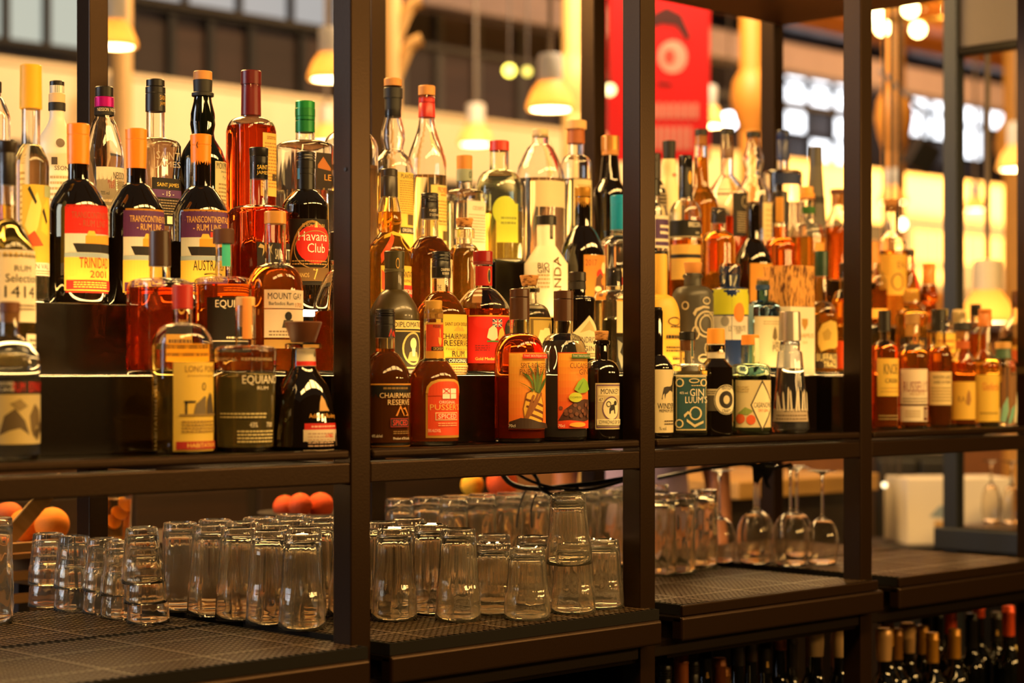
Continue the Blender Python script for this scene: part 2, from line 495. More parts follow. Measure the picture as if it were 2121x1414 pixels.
for ya, yb in ((.384, .72), (.044, .36), (-.276, .02)):
    obj('cage_panel', boxm(.02, .026, ya, yb, zc0+.01, zc0+.9), paint('#6a625e', .6, .4, 0, .1, 400, .1), u2)
# ------------------------------------------------------------------ bottles
DARK = paint('#120c07', .04, 0, 1.0)
DARK2 = paint('#0c0f08', .05, 0, 1.0)
CLEAR = glass((.97, .97, .95))
FOOT = []
def interp(pts, z):
    if z <= pts[0][1]: return pts[0][0]
    for (r0, z0), (r1, z1) in zip(pts, pts[1:]):
        if z <= z1: return r0+(r1-r0)*((z-z0)/(z1-z0) if z1 > z0 else 1)
    return pts[-1][0]
SH = {'round': lambda t: math.sqrt(max(0, 1-t*t)),
      's': lambda t: .5*(1+math.cos(PI*t)),
      'os': lambda t: .55*math.sqrt(max(0, 1-t*t))+.45*.5*(1+math.cos(PI*t)),
      'cone': lambda t: 1-t,
      'sq': lambda t: max(0, 1-t**4)**.5}
NAME = 'liquor_bottle'
def bt(label, cx, row, hw, nk, caps, body='clear', liq=None, n=2, lab=(), sh='os', yl=None, prof=None, rot=0, dy=0.0, hb=None, fl=None, grp=None, base_r=.006, x=None, Y=None, zrow=None, kind='liquor_bottle', seg=30):
    """One bottle. Pixel rows/widths are read at the bottle's own distance and turned into metres.
    nk = (neck half width, row where the neck ends, row where the shoulder ends); caps = (name, y0, y1, half width, colour)."""
    Yr = (RY[row] if Y is None else Y)+dy
    zr = ZT[row] if zrow is None else zrow
    Z = depth_at(cx, Yr); k = Z/F
    X = x_at(cx, Yr)
    if Y is None and zrow is None and row is not None:
        p0 = math.floor(X/BAY)*BAY
    zz = lambda y: ZC+(HY-y)*k-zr
    q = 1.0 if n <= 2.01 else 1.19
    R = hw*k/q
    FOOT.append((label, X, Yr, R*q, row))
    t = thing(kind, label, 'bottle', (X, Yr, zr), rad(rot), grp or ['bottles on the front edge of the shelf', 'bottles on the first step', 'bottles on the second step', 'bottles on the top step'][row])
    if yl is None: yl = caps[0][1]+6 if caps else nk[1]-10
    if prof:
        pts = sorted([(h*k/q, zz(y)) for y, h in prof], key=lambda p: p[1])
        pts = [(pts[0][0]*.9, 0.0), (pts[0][0], base_r)]+[p for p in pts if p[1] > base_r+.002]
        zs = zz(nk[2]); zn = zz(nk[1]); rn = nk[0]*k
    else:
        rn, zn, zs = nk[0]*k, zz(nk[1]), zz(nk[2])
        Rb = (hb*k/q) if hb else R
        pts = [(Rb*.9, 0.0), (Rb*.975, base_r*.35), (Rb, base_r), (R, zs)]
        for i in range(1, 10):
            s = i/9
            pts.append((rn+(R-rn)*SH[sh](s), zs+(zn-zs)*s))
        pts += [(rn, zz(yl)-.004), (rn*.93, zz(yl))]
    top = pts[-1][1]
    def sqf(z):
        if n <= 2.01: return 2
        if z <= zs: return n
        if z >= zn: return 2
        s = (z-zs)/(zn-zs)
        return 2+(n-2)*(1-s)**1.5
    def shape(phi, z): return interp(pts, z)*supr(phi, sqf(z))
    bm = None
    if body == 'clear' or isinstance(body, tuple):
        gm = CLEAR if body == 'clear' else glass(body)
        T = .0026
        if liq:
            zf = zz(liq[1])
            zb = .009
            lp = [(0, zb)]+[(interp(pts, zb), zb)]+[p for p in pts if zb+.001 < p[1] < zf-.001]+[(interp(pts, zf), zf)]+[(0, zf)]
            obj('liquid', solid(lp, seg, sqf), glass(liq[0], 0, 1.38, liq[2] if len(liq) > 2 else (.06 if min(liq[0]) < .12 else .015)), t)
            bp = [(0, .002), (pts[0][0]*.7, .0006)]+[p for p in pts if p[1] < zb-.0008]+[(interp(pts, zb), zb-.0003), (0, zb-.0003)]
            obj('base', solid(bp, seg, sqf), gm, t)
            out = [(interp(pts, zf+.0004), zf+.0004)]+[p for p in pts if p[1] > zf+.0015]
        else:
            zf = .010
            out = [(0, .002), (pts[0][0]*.7, .0006)]+pts
        inn = [(max(r-T, .002), z) for r, z in out if r > .001 and z > zf-.001][::-1]
        if liq: p = out+inn; cl = True
        else: p = out+inn+[(max(inn[-1][0]*.5, .001), zf-.002), (0, zf-.002)]; cl = False
        obj('glass', solid(p, seg, sqf, close=cl, flute=fl), gm, t)
    else:
        m = {'dark': DARK, 'olive': DARK2}.get(body) or asmat(body)
        p = [(0, .002)]+pts+[(0, top)]
        obj('glass' if body in ('dark', 'olive') else 'body', solid(p, seg, sqf, flute=fl), m, t)
    # closures
    for c in caps:
        nm, y0, y1, h, col = c[:5]
        h0, h1 = h if isinstance(h, tuple) else (h, h)
        za, zb_ = zz(y1), zz(y0)
        r1, r0 = h0*k, h1*k
        e = min(.0016, (zb_-za)*.25, r1*.3)
        pr = [(0, za), (r0-e*.4, za), (r0, za+e*.4), (r1, zb_-e), (r1-e, zb_), (0, zb_)]
        if nm == 'capsule' and (zb_-za) > .03:
            zm = zb_-(zb_-za)*.28
            rm = r0+(r1-r0)*.72
            pr = [(0, za), (r0, za+.0004), (rm, zm-.0012), (rm*.965, zm-.0004), (rm*.965, zm+.0006), (rm, zm+.0014), (r1, zb_-e), (r1-e, zb_), (0, zb_)]
        fl2 = None
        if nm == 'screw_cap':
            zt = zb_-(zb_-za)*.55
            pr = [(0, za), (r0, za+.0004), (r0, zt)]
            for i in range(3):
                d = (zb_-e-zt)/3
                pr += [(r0*.95, zt+d*i+d*.2), (r0*.95, zt+d*i+d*.4), (r1, zt+d*i+d*.55), (r1, zt+d*i+d*.95)]
            pr += [(r1-e, zb_), (0, zb_)]
        mt = col if not isinstance(col, str) else paint(col, .35 if nm in ('cap', 'capsule', 'screw_cap') else .55)
        obj(nm, solid(pr, 24, flute=fl2), mt, t)
    # labels
    def P(a, y, off):
        z = zz(y); ph = rad(a)
        r = shape(ph, z)+off
        return Vector((r*math.sin(ph), -r*math.cos(ph), z))
    def sheet(bm, a0, a1, y0, y1, off):
        na = max(1, int(abs(a1-a0)/6)); ny = max(1, min(8, int(abs(zz(y0)-zz(y1))/.018))) if (prof or hb or zz(y0) > zs) else 1
        g = [[bm.verts.new(P(a0+(a1-a0)*i/na, y0+(y1-y0)*j/ny, off)) for i in range(na+1)] for j in range(ny+1)]
        for j in range(ny):
            for i in range(na): bm.faces.new((g[j+1][i], g[j+1][i+1], g[j][i+1], g[j][i]))
    Rl = R
    for L in lab:
        y0, y1, a0, a1, col = L[:5]
        items = L[5] if len(L) > 5 else []
        nmL = L[6] if len(L) > 6 else 'label'
        lo = None
        if col is not None:
            bm = bmesh.new(); sheet(bm, a0, a1, y0, y1, .0005)
            lo = obj(nmL, bm, paper(col), t)
        par = lo or t
        groups = {}
        for i, it in enumerate(items):
            off = .0008+.00018*i if lo is not None else .0015+.00018*i
            kd = it[0]
            key = ('lettering' if kd == 'T' else 'print', it[-1], i, kd)
            b = groups.setdefault(key, bmesh.new())
            if kd == 'R': sheet(b, it[3], it[4], it[1], it[2], off)
            elif kd == 'N':      # illegible small print: rows of short bars
                _, ya, yb, aa, ab, rows, _c = it
                rnd = random.Random(int(ya*7+aa))
                for j in range(rows):
                    yy = ya+(yb-ya)*(j+.5)/rows; hh = (yb-ya)/rows*.22
                    a = aa
                    while a < ab-1:
                        e = min(ab, a+rnd.uniform(3, 9)); sheet(b, a, e, yy-hh, yy+hh, off); a = e+1.4
            elif kd in ('C', 'P', 'O'):
                if kd == 'C':
                    _, a, y, r, _c = it
                    r2 = r if not isinstance(r, tuple) else r[1]; r1 = r if not isinstance(r, tuple) else r[0]
                    poly = [(a+math.degrees(r1*k/Rl)*math.cos(2*PI*j/24), y+r2*math.sin(2*PI*j/24)) for j in range(24)]
                elif kd == 'O':
                    _, a, y, r, wd, _c = it
                    r1, r2 = r if isinstance(r, tuple) else (r, r)
                    for j in range(32):
                        qd = []
                        for jj, rr in ((j, 1), (j+1, 1), (j+1, 0), (j, 0)):
                            ra, rb = (r1, r2) if rr else (r1-wd, r2-wd)
                            qd.append(b.verts.new(P(a+math.degrees(ra*k/Rl)*math.cos(2*PI*jj/32), y+rb*math.sin(2*PI*jj/32), off)))
                        b.faces.new(qd)
                    continue
                else: poly = it[1]
                tb = bmesh.new()
                f = tb.faces.new([tb.verts.new((px, 0, -py)) for px, py in poly])
                amin, amax = min(p[0] for p in poly), max(p[0] for p in poly)
                c = amin+7
                while c < amax:
                    bmesh.ops.bisect_plane(tb, geom=tb.verts[:]+tb.edges[:]+tb.faces[:], plane_co=(c, 0, 0), plane_no=(1, 0, 0)); c += 7
                if prof or hb or n <= 2.01 and zz(min(p[1] for p in poly)) > zs:
                    ymin, ymax = min(p[1] for p in poly), max(p[1] for p in poly)
                    for j in range(1, 6):
                        bmesh.ops.bisect_plane(tb, geom=tb.verts[:]+tb.edges[:]+tb.faces[:], plane_co=(0, 0, -(ymin+(ymax-ymin)*j/6)), plane_no=(0, 0, 1))
                bmesh.ops.triangulate(tb, faces=tb.faces[:])
                mp = {v: b.verts.new(P(v.co.x, -v.co.z, off)) for v in tb.verts}
                for f in tb.faces:
                    try: b.faces.new([mp[v] for v in f.verts])
                    except ValueError: pass
                tb.free()
            elif kd == 'T':      # ('T', text, y, height px, half width deg or None, centre deg, colour[, rotate])
                _, s, y, h, wmax, ac = it[:6]
                vert = len(it) > 7 and it[6] == 'V'
                vs, fs, wdt = text_mesh(s)
                if not fs: continue
                hh = h*k
                sx = hh
                if wmax and not vert:
                    lim = 2*rad(wmax)*Rl
                    if wdt*hh > lim or True: sx = lim/wdt
                mv = []
                for vx, vy in vs:
                    if vert:      # reads upwards
                        a = ac+math.degrees(-vy*hh/Rl); yy = y-vx*(wmax*k/wdt)/k
                    else:
                        a = ac+math.degrees(vx*sx/Rl); yy = y-vy*hh/k
                    mv.append(b.verts.new(P(a, yy, off)))
                for f in fs:
                    try: b.faces.new([mv[i] for i in f])
                    except ValueError: pass
        for (nm, c, _i, kd), b in groups.items():
            bmesh.ops.recalc_face_normals(b, faces=b.faces[:])
            o = obj(nm, b, paper(c, .12) if isinstance(c, str) else c, par, False)
            if kd in 'NT': o['kind'] = 'stuff'
    return t
# ------------------------------------------------------------------ the bottles, bay by bay
AMB = (.92, .42, .05); AMBD = (.80, .25, .02); RED = (.82, .09, .012); REDA = (.90, .22, .02); GOLD = (.95, .72, .22); PALE = (.97, .88, .62)
CLR = (.96, .95, .92); BRN = (.60, .18, .03); LIME = (.82, .90, .25)
CRM = '#f4e8cf'; WHT = '#f7f2e6'; INK = '#1b1512'; YEL = '#f3cf55'; ORG = '#f0851f'; RDD = '#d8231a'; GLD = '#c99a3c'; BLK = '#161311'
WOODC = '#c98a45'; CORK = cork()
UJ = lambda a, y, w, h: [('R', y, y+h, a-w, a+w, '#26305e'), ('P', [(a-w, y), (a-w+3, y), (a+w, y+h), (a+w-3, y+h)], '#f3ece0'), ('P', [(a+w, y), (a+w-3, y), (a-w, y+h), (a-w+3, y+h)], '#f3ece0'),
    ('R', y, y+h, a-2.6, a+2.6, '#f3ece0'), ('R', y+h*.36, y+h*.64, a-w, a+w, '#f3ece0'), ('R', y, y+h, a-1.4, a+1.4, RDD), ('R', y+h*.43, y+h*.57, a-w, a+w, RDD)]
SHIP = lambda a, y: [('P', [(a-38, y-14), (a+60, y-14), (a+60, y+4), (a-30, y+4)], '#1c1a1c'), ('P', [(a-14, y-30), (a+60, y-34), (a+60, y-14), (a-14, y-14)], '#e8a531'), ('R', y-44, y-34, a+8, a+18, '#d8371e'), ('P', [(a-8, y-40), (a+4, y-40), (a+8, y-30), (a-12, y-30)], '#f2c24c')]
def continent(top, nm, yr, y0, y1):
    h = y1-y0
    return [('R', y0+4, y0+h*.33, -54, 56, top), ('R', y0+h*.33, y0+h*.56, -54, 56, '#d8dcd4')]+SHIP(0, y0+h*.52)+[
        ('R', y0+h*.55, y0+h*.60, -54, 56, '#9fb4c4'), ('R', y0+h*.60, y1-4, -54, 56, YEL),
        ('T', 'TRANSCONTINENTAL', y0+h*.12, h*.075, 46, 6, '#f0c068' if top != RDD else '#b05a3a'), ('T', '- RUM LINE -', y0+h*.215, h*.075, 32, 6, '#f0c068' if top != RDD else '#b05a3a'),
        ('T', nm, y0+h*.66, h*.12, 34, 8, '#b3271c' if top == RDD else INK), ('T', yr, y0+h*.79, h*.08, 20, 14, '#b3271c' if top == RDD else INK), ('R', y0+h*.86, y1-6, -50, 54, RDD if top == RDD else top), ('N', y0+h*.87, y1-9, -36, 36, 3, YEL)]

# ---- left bay, top step
bt('clear bottle cut by the left edge of the picture, top row', -12, 3, 33, (14, 200, 250), [('cap', 168, 192, 15, BLK)], liq=(PALE, 330))
bt('tall pale bottle with a thick yellow wax top, back row at the left', 64, 2, 37, (19, 300, 345), [('wax_top', 160, 226, (22, 23), '#f2b21c'), ('wax_band', 135, 166, 22, '#f2b21c')], liq=(PALE, 300), lab=[(545, 572, -58, 62, WHT, [('T', 'N VAL', 553, 10, 26, 10, INK), ('N', 560, 570, -30, 50, 2, '#a08a60')]), (385, 545, -58, 62, '#e9c64c', [('P', [(-50, 470), (-30, 420), (-10, 400), (4, 430), (-8, 470), (-26, 500)], '#f6e07a'), ('P', [(0, 480), (10, 430), (30, 410), (44, 440), (30, 490)], '#f2d14b'), ('P', [(-40, 395), (-34, 388), (-12, 420), (-16, 426)], '#2b2a22'), ('P', [(6, 440), (12, 432), (28, 460), (22, 466)], '#35301f'), ('P', [(-55, 500), (-20, 480), (10, 510), (-50, 514)], '#d9532a'), ('R', 386, 410, 14, 60, '#a9b58c')])])
bt('frosted white bottle with black cap behind the yellow wax top', 118, 3, 42, (15, 240, 306), [('cap', 168, 194, 15, '#1d1a18'), ('cap_band', 194, 214, 17, '#d8b98c'), ('neck_label', 212, 230, 17.5, BLK)], body=paint('#e9e2d2', .35), sh='s', dy=.03, lab=[(322, 500, -60, 60, CRM, [('T', 'SSON', 352, 9, 20, -18, '#5a4630'), ('N', 365, 470, -50, 30, 9, '#b9a684'), ('R', 330, 345, -46, -30, '#4c4136')]), (212, 230, -90, 90, None, [('T', 'NEISSON   NEISSON', 219, 6, 70, 0, CRM)]), (276, 300, -40, -6, None, [('C', -22, 300, (9, 9), '#7b6a58')])])
bt('clear bottle with magenta neck band and cream label', 216, 3, 40, (19, 245, 330), [('cap', 180, 202, 19, '#1a1716'), ('cap_band', 201, 223, 20, paint('#c4128f', .3, .5)), ('neck_label', 222, 240, 20.5, BLK)], sh='os', lab=[(349, 500, -56, 64, CRM, [('T', 'NEISSON', 366, 14, 26, 20, INK), ('T', 'Profil', 380, 8, 10, -12, '#a21f1a'), ('T', '105', 389, 8, 8, -10, '#a21f1a'), ('N', 376, 394, 6, 50, 4, '#8d7a5c'), ('T', '70% vol', 403, 8, 12, -30, INK), ('N', 412, 490, -40, 50, 6, '#c0ab86')]), (222, 240, -90, 90, None, [('T', 'NEISSON  NEISSON', 229, 7, 75, 0, CRM)])], yl=205)
bt('square clear bottle with black cap and purple-banded label', 322, 3, 51, (19, 286, 304), [('cap', 165, 180, 19, BLK), ('capsule', 180, 232, 20.5, '#191614')], n=5, sh='sq', yl=182, lab=[(372, 470, -42, 44, '#1a1618', [('R', 396, 412, -42, 44, '#5a2f6e'), ('T', 'SAINT JAMES', 387, 10, 32, 2, YEL), ('T', '- 15 -', 404, 10, 18, 2, CRM), ('N', 415, 448, -36, 36, 6, '#9a8a6c'), ('R', 450, 466, -2, 40, '#efe3c0')]), (196, 224, -80, 80, None, [('T', 'SAINT', 204, 10, 28, 20, GLD), ('T', 'JAMES', 217, 10, 28, 20, GLD)]), (318, 352, -44, 44, None, [('T', 'SAINT', 326, 16, 34, 2, '#b7aa94'), ('T', 'JAMES', 345, 16, 36, 2, '#b7aa94')])])
bt('dark bottle with bulging neck and pale wooden stopper', 420, 3, 48, (22, 285, 330), [('stopper', 148, 167, 19.5, WOODC), ('cap_ring', 165, 196, (20, 19), '#1c1a19'), ('lip', 192, 200, 23, '#1c1a19')], body='olive', prof=[(196, 17), (212, 19), (236, 25), (258, 26), (276, 23), (288, 25), (312, 40), (335, 48), (520, 48)], lab=[(337, 480, -4, 66, '#f0e2ae', [('T', 'MONYMUSK', 346, 14, 30, 30, INK), ('T', 'Jamaica Rum', 358, 6, 16, 30, INK), ('T', '9 y.o.', 370, 9, 9, 30, INK), ('N', 380, 460, 6, 56, 10, '#a0885a')])], yl=197)
bt('square-shouldered red bottle with tall maroon wax neck', 520, 3, 52, (20, 243, 272), [('wax_cap', 147, 176, 21.5, paint('#5e1416', .3)), ('wax_neck', 174, 240, (20, 21), paint('#6b181a', .3))], n=4, sh='sq', liq=(RED, 262), lab=[(278, 408, -4, 46, '#f2cf6a', [('T', 'santateresa', 287, 8, 14, 24, '#8a5a2a'), ('N', 296, 392, 2, 42, 14, '#b58a3c'), ('R', 362, 376, 26, 42, '#4a3a22')])], yl=160)
bt('square clear bottle with green banded cap', 632, 3, 60, (20, 292, 306), [('cap_top', 210, 226, 20.5, paint('#1f8a3e', .3, .3)), ('cap_ring', 224, 242, 21, paint('#1f7a38', .3, .3)), ('capsule', 241, 275, 20.5, paint('#16793a', .35, .3))], n=5, sh='sq', liq=(CLR, 396), lab=[(320, 392, -12, 30, '#2e2118', [('P', [(-8, 345), (8, 328), (28, 350), (28, 356), (-8, 352)], '#b0651e'), ('T', 'LE', 370, 12, 9, 20, '#e8a03c')])])
bt('plain clear bottle showing on both sides of the first front post', 726, 3, 57, (18, 270, 310), [('cap', 235, 262, 19, BLK)], sh='round', liq=(PALE, 345))
# ---- left bay, second step
TCL = dict(body='dark', sh='os')
bt('dark rum bottle with orange capsule and red ship label', 162, 2, 60, (21, 372, 440), [('capsule', 257, 341, (23.5, 22.5), '#ee8a1d')], lab=[(428, 608, -52, 64, '#d9321e', continent(RDD, 'TRINIDAD', '2001', 428, 608))], **TCL, rot=-4)
bt('dark rum bottle with orange capsule and purple ship label, partly hidden', 282, 2, 57, (20, 380, 446), [('capsule', 267, 350, (22.5, 21), '#ee8a1d')], lab=[(436, 612, -50, 64, '#e09a2a', continent('#5b2b66', '', '', 436, 612))], **TCL, rot=-6)
bt('dark rum bottle with orange capsule and bright purple band reading across its label', 416, 2, 58, (20.5, 386, 450), [('capsule', 279, 360, (22, 20), '#ee8a1d')], lab=[(438, 612, -50, 64, '#e09a2a', continent('#5b2b66', 'AUSTRALIA', '2', 438, 612)), (294, 310, -60, 0, None, [('P', [(-30, 296), (-26, 296), (-32, 302), (-26, 309), (-30, 309), (-37, 302)], INK)])], **TCL, rot=-24)
bt('square amber bottle with black capsule and dark palm label', 536, 2, 62, (19, 425, 442), [('capsule', 306, 372, (20, 18), '#171513')], n=5, sh='sq', liq=(RED, 432), lab=[(505, 625, -40, 44, '#1d1714', [('P', [(-34, 508), (-22, 514), (-10, 508), (-18, 520), (-10, 530), (-24, 522), (-30, 534), (-28, 518), (-38, 516)], '#bda66e'), ('P', [(-26, 520), (-22, 520), (-18, 560), (-23, 560)], '#8d7a4c'), ('T', 'SAINT', 528, 22, 20, 22, CRM), ('T', 'JAMES', 556, 22, 22, 22, CRM), ('N', 562, 600, -36, 10, 6, '#9a8455')]), (340, 366, -80, 60, None, [('T', 'SAINT', 348, 9, 34, -12, '#f2cb58'), ('T', 'JAMES', 360, 9, 36, -12, '#f2cb58')])], yl=318)
bt('dark rum bottle with black label and big red disc', 633, 2, 48, (17.5, 392, 430), [('screw_cap', 315, 350, 20, '#171412'), ('capsule', 348, 396, 19, '#171412')], body='dark', sh='os', lab=[(456, 592, -56, 64, '#211a14', [('O', 6, 575, (52, 116), 5, '#a8803a'), ('C', 16, 508, (42, 40), RDD), ('T', 'Havana', 492, 19, 40, 12, WHT), ('T', 'Club', 516, 19, 24, 18, WHT), ('T', 'EL RON DE CUBA', 470, 7, 30, 12, '#d9b66a'), ('P', [(14, 462), (18, 462), (20, 474), (12, 474)], '#e8c877'), ('O', 16, 520, (46, 40), 2, '#b08a4a'), ('N', 540, 552, -44, 50, 2, '#b08a4a'), ('R', 556, 584, -54, 60, '#6d5026'), ('T', '7', 570, 22, 6, 14, '#e8c060'), ('T', 'ANOS', 572, 9, 12, -14, '#d9b66a')]), (318, 400, -90, -58, None, [('R', 318, 372, -72, -50, '#4f9fe0')])], rot=-28)
# ---- left bay, first step
bt('gold-medal bottle with cream label at the left picture edge', 16, 1, 56, (17, 455, 535), [('capsule', 292, 384, (19, 15), '#2c2219')], liq=(GOLD, 425), sh='os', lab=[(520, 668, -60, 62, CRM, [('N', 528, 536, -40, 50, 1, '#6b5638'), ('T', 'RUM', 558, 12, 20, 4, INK), ('T', 'Selection', 578, 17, 40, 6, INK), ('T', '1414', 606, 24, 36, 0, INK), ('N', 630, 645, -30, 40, 2, '#6b5638')]), (692, 752, 12, 62, CRM, [('N', 700, 730, 20, 50, 3, INK)])], prof=None)
bt('square amber bottle with dark brown cap and two-tone label', 331, 1, 68, (21, 575, 592), [('cap', 478, 552, (22, 23), '#3a2417')], n=4.5, sh='sq', liq=(RED, 596), lab=[(690, 752, -26, 44, '#e3b34a', [('R', 682, 694, -26, 44, INK), ('N', 700, 745, -20, 40, 3, '#6b4a1c')]), (612, 672, -14, 40, None, [('O', 10, 632, (20, 20), 5, GLD), ('T', 'RAN', 668, 12, 18, 16, GLD)])], yl=490)
bt('dark bottle with teal tape over its stopper', 463, 1, 60, (17, 572, 588), [('stopper', 474, 505, 22, '#54301c')], sh='sq', n=2, liq=(REDA, 590), lab=[(618, 730, -50, 70, '#17110c', [('T', 'EQUIANO', 632, 18, 40, 8, CRM), ('R', 706, 708, -50, 66, CRM), ('T', '43%', 720, 10, 16, 0, CRM), ('N', 696, 704, -10, 40, 1, CRM)]), (474, 552, -20, 30, None, [('R', 474, 552, -26, 34, '#3fd0b8')])], yl=500, hb=56, rot=-20)
bt('rounded amber rum bottle with two cream labels', 570, 1, 58, (22, 545, 604), [('cap', 438, 464, 22.5, '#d99a4a')], sh='round', liq=(REDA, 556), lab=[(602, 640, -40, 62, CRM, [('T', 'MOUNT GAY', 615, 13, 40, 8, INK), ('T', 'Barbados Rum', 630, 7, 26, -4, INK), ('T', '1703', 633, 9, 11, 38, '#b9772f')]), (642, 700, -40, 62, CRM, [('C', 10, 656, (8, 9), INK), ('P', [(0, 664), (20, 664), (24, 680), (-4, 680)], '#4d4234'), ('N', 684, 698, -30, 50, 2, '#8a775a')]), (704, 722, -40, 62, '#bf9a52')], yl=452, rot=-20)
bt('round-shouldered amber bottle half hidden by the first front post', 703, 1, 54, (18, 560, 640), [('cap', 480, 540, 19, BLK)], sh='os', liq=(REDA, 645), yl=500)
# ---- left bay, shelf
bt('dark bottle with cork top and cream picture label, front left corner', 20, 0, 61, (20, 694, 745), [('stopper', 625, 648, 21, '#6b3d18'), ('collar', 646, 668, 20, '#8a5a24')], liq=(CLR, 706), sh='os', lab=[(786, 816, -60, 64, '#15110e', [('T', 'RUM  ESPANOLA', 801, 20, 46, 22, RDD), ('T', 'ROUND', 794, 8, 14, -36, CRM), ('T', 'CAVE', 806, 8, 14, -36, CRM)]), (816, 918, -60, 64, '#d9c07e', [('P', [(-50, 900), (-40, 860), (-20, 845), (0, 870), (10, 900), (-10, 885), (-30, 890)], '#5c4a2e'), ('P', [(10, 860), (24, 835), (40, 850), (48, 890), (30, 880), (22, 905), (14, 890)], '#6b5838'), ('P', [(-30, 835), (-10, 825), (6, 840), (-12, 850)], '#8d7748'), ('P', [(20, 895), (50, 870), (54, 885), (30, 912)], '#4f3f28')])], yl=640)
bt('pale rum bottle with red cap and tall yellow label', 378, 0, 63, (20, 668, 718), [('cap', 590, 640, (22, 21), '#b3302a')], liq=(GOLD, 712), sh='round', lab=[(750, 932, -52, 62, '#f2cd58', [('T', 'LONG POND', 764, 13, 38, 8, '#7a4a20'), ('T', 'Jamaica Pure Single Rum', 778, 5, 34, 8, '#8a5f2a'), ('O', 8, 800, (5, 8), 2, '#5a3a1a'), ('R', 832, 856, -30, -26, INK), ('R', 829, 833, -32, -10, INK), ('P', [(-14, 856), (-10, 836), (8, 820), (12, 820), (12, 856)], '#6b5a3c'), ('P', [(14, 856), (16, 828), (24, 812), (30, 818), (36, 840), (40, 856)], '#4d4030'), ('R', 856, 860, -40, 52, '#8a6f3a'), ('N', 868, 895, -36, 46, 4, '#8a6a30'), ('R', 912, 928, -46, 56, '#a3231c'), ('T', 'HABITATION', 920, 9, 34, 8, '#f2cd58')]), (750, 935, -110, -85, None, [('T', 'HABITATION VELIER', 850, 9, 160, -92, 'V', '#d8c98e')])], yl=600)
bt('clear bottle with pale cork and orange paper strip', 508, 0, 65, (21, 714, 730), [('stopper', 615, 634, 20, '#e2b06a'), ('cork', 634, 676, 15, '#d59a56')], liq=((.96, .80, .36), 772, .04), sh='sq', n=2, hb=57, lab=[(776, 860, -40, 60, None, [('T', 'EQUIANO', 787, 20, 40, 20, CRM), ('T', 'RUM', 803, 7, 12, 20, CRM), ('T', 'TROPICAL  REFRESHING', 744, 6, 60, -20, '#c8b68a'), ('N', 852, 866, -70, 30, 2, '#d8c890'), ('T', '43%', 878, 10, 8, 2, CRM), ('T', '700', 878, 10, 8, 38, CRM), ('N', 888, 916, -30, 50, 4, '#d8c890')]), (618, 702, -30, 20, None, [('R', 617, 702, -30, 22, '#ee9a4a')])], yl=632, rot=-22)
bt('flared dark rum decanter with brown bowl-shaped stopper', 628, 0, 66, (25, 758, 850), [('stopper', 666, 709, (39, 25), '#5f3316'), ('glass_collar', 711, 721, 38, glass((.95, .9, .8)))], body='dark', prof=[(721, 24), (760, 26), (772, 33), (800, 52), (830, 62), (880, 67), (935, 70)], lab=[(722, 758, -60, 60, CRM, [('R', 748, 757, -60, 60, RDD), ('P', [(30, 738), (40, 726), (44, 738)], '#4a4034')]), (875, 888, -26, 56, RDD, [('N', 878, 885, -14, 46, 1, '#f0b0a0')]), (888, 932, -28, 56, '#efdcc0', [('N', 893, 924, -20, 34, 5, '#b0907a'), ('P', [(42, 922), (42, 905), (46, 896), (50, 896), (53, 906), (53, 922)], '#4a3a30'), ('T', '1782', 901, 7, 10, 24, RDD)]), (815, 870, -20, 50, None, [('P', [(2, 850), (4, 832), (10, 818), (16, 828), (20, 840), (26, 850)], '#c99a5a'), ('T', 'Admiral Rodney', 861, 12, 32, 14, '#e0a03c')])], rot=-10)
# ---- second bay, top step
bt('clear bulge-necked bottle with wooden stopper and black wax neck', 814, 3, 42, (20, 318, 352), [('stopper', 163, 179, 18.5, WOODC), ('wax_collar', 182, 204, 19.5, '#1b1918'), ('wax_neck', 202, 243, (17.5, 17), '#1b1918')], prof=[(182, 16), (243, 17.5), (270, 24), (290, 25), (308, 21), (314, 22), (328, 36), (350, 42), (545, 42)], liq=(GOLD, 362), lab=[(360, 530, -30, 64, '#f3d468', [('T', 'PLANTATION', 368, 9, 34, 16, INK), ('N', 376, 446, -22, 56, 15, '#a98a3a'), ('R', 446, 468, 4, 36, '#5a4620'), ('R', 473, 486, -20, 60, INK), ('T', 'ORIGINAL DARK', 479, 7, 32, 18, CRM)])], yl=185)
bt('tall clear bottle with red capsule and wooden stopper', 884, 3, 41, (16.5, 246, 345), [('stopper', 178, 198, 17.5, WOODC), ('capsule', 202, 244, (16.5, 17.5), '#c32a24')], sh='s', liq=(PALE, 365), lab=[(386, 520, -30, 64, '#f4dc80', [('T', 'PROVIDENCE', 396, 12, 32, 24, RDD), ('N', 402, 410, 2, 30, 1, ORG), ('N', 416, 470, -10, 50, 8, '#b8963f'), ('T', '3w 2wf', 460, 6, 16, 10, INK), ('R', 480, 500, 10, 40, '#5a4620')])], yl=188)
bt('square clear bottle with orange wood cap and grey neck label', 962, 3, 42, (16, 392, 402), [('stopper', 322, 352, 16.5, '#c9853a'), ('neck_label', 350, 376, 17, '#8f9a8a')], n=5, sh='sq', liq=(CLR, 418), lab=[(418, 525, -36, 44, '#f4ecd4', [('T', "CEDER'S", 433, 8, 24, 8, '#7a6a4a'), ('N', 444, 505, -30, 38, 10, '#c0b08a')]), (352, 374, -60, 60, None, [('T', '0', 363, 15, 12, 2, INK)])], yl=345)
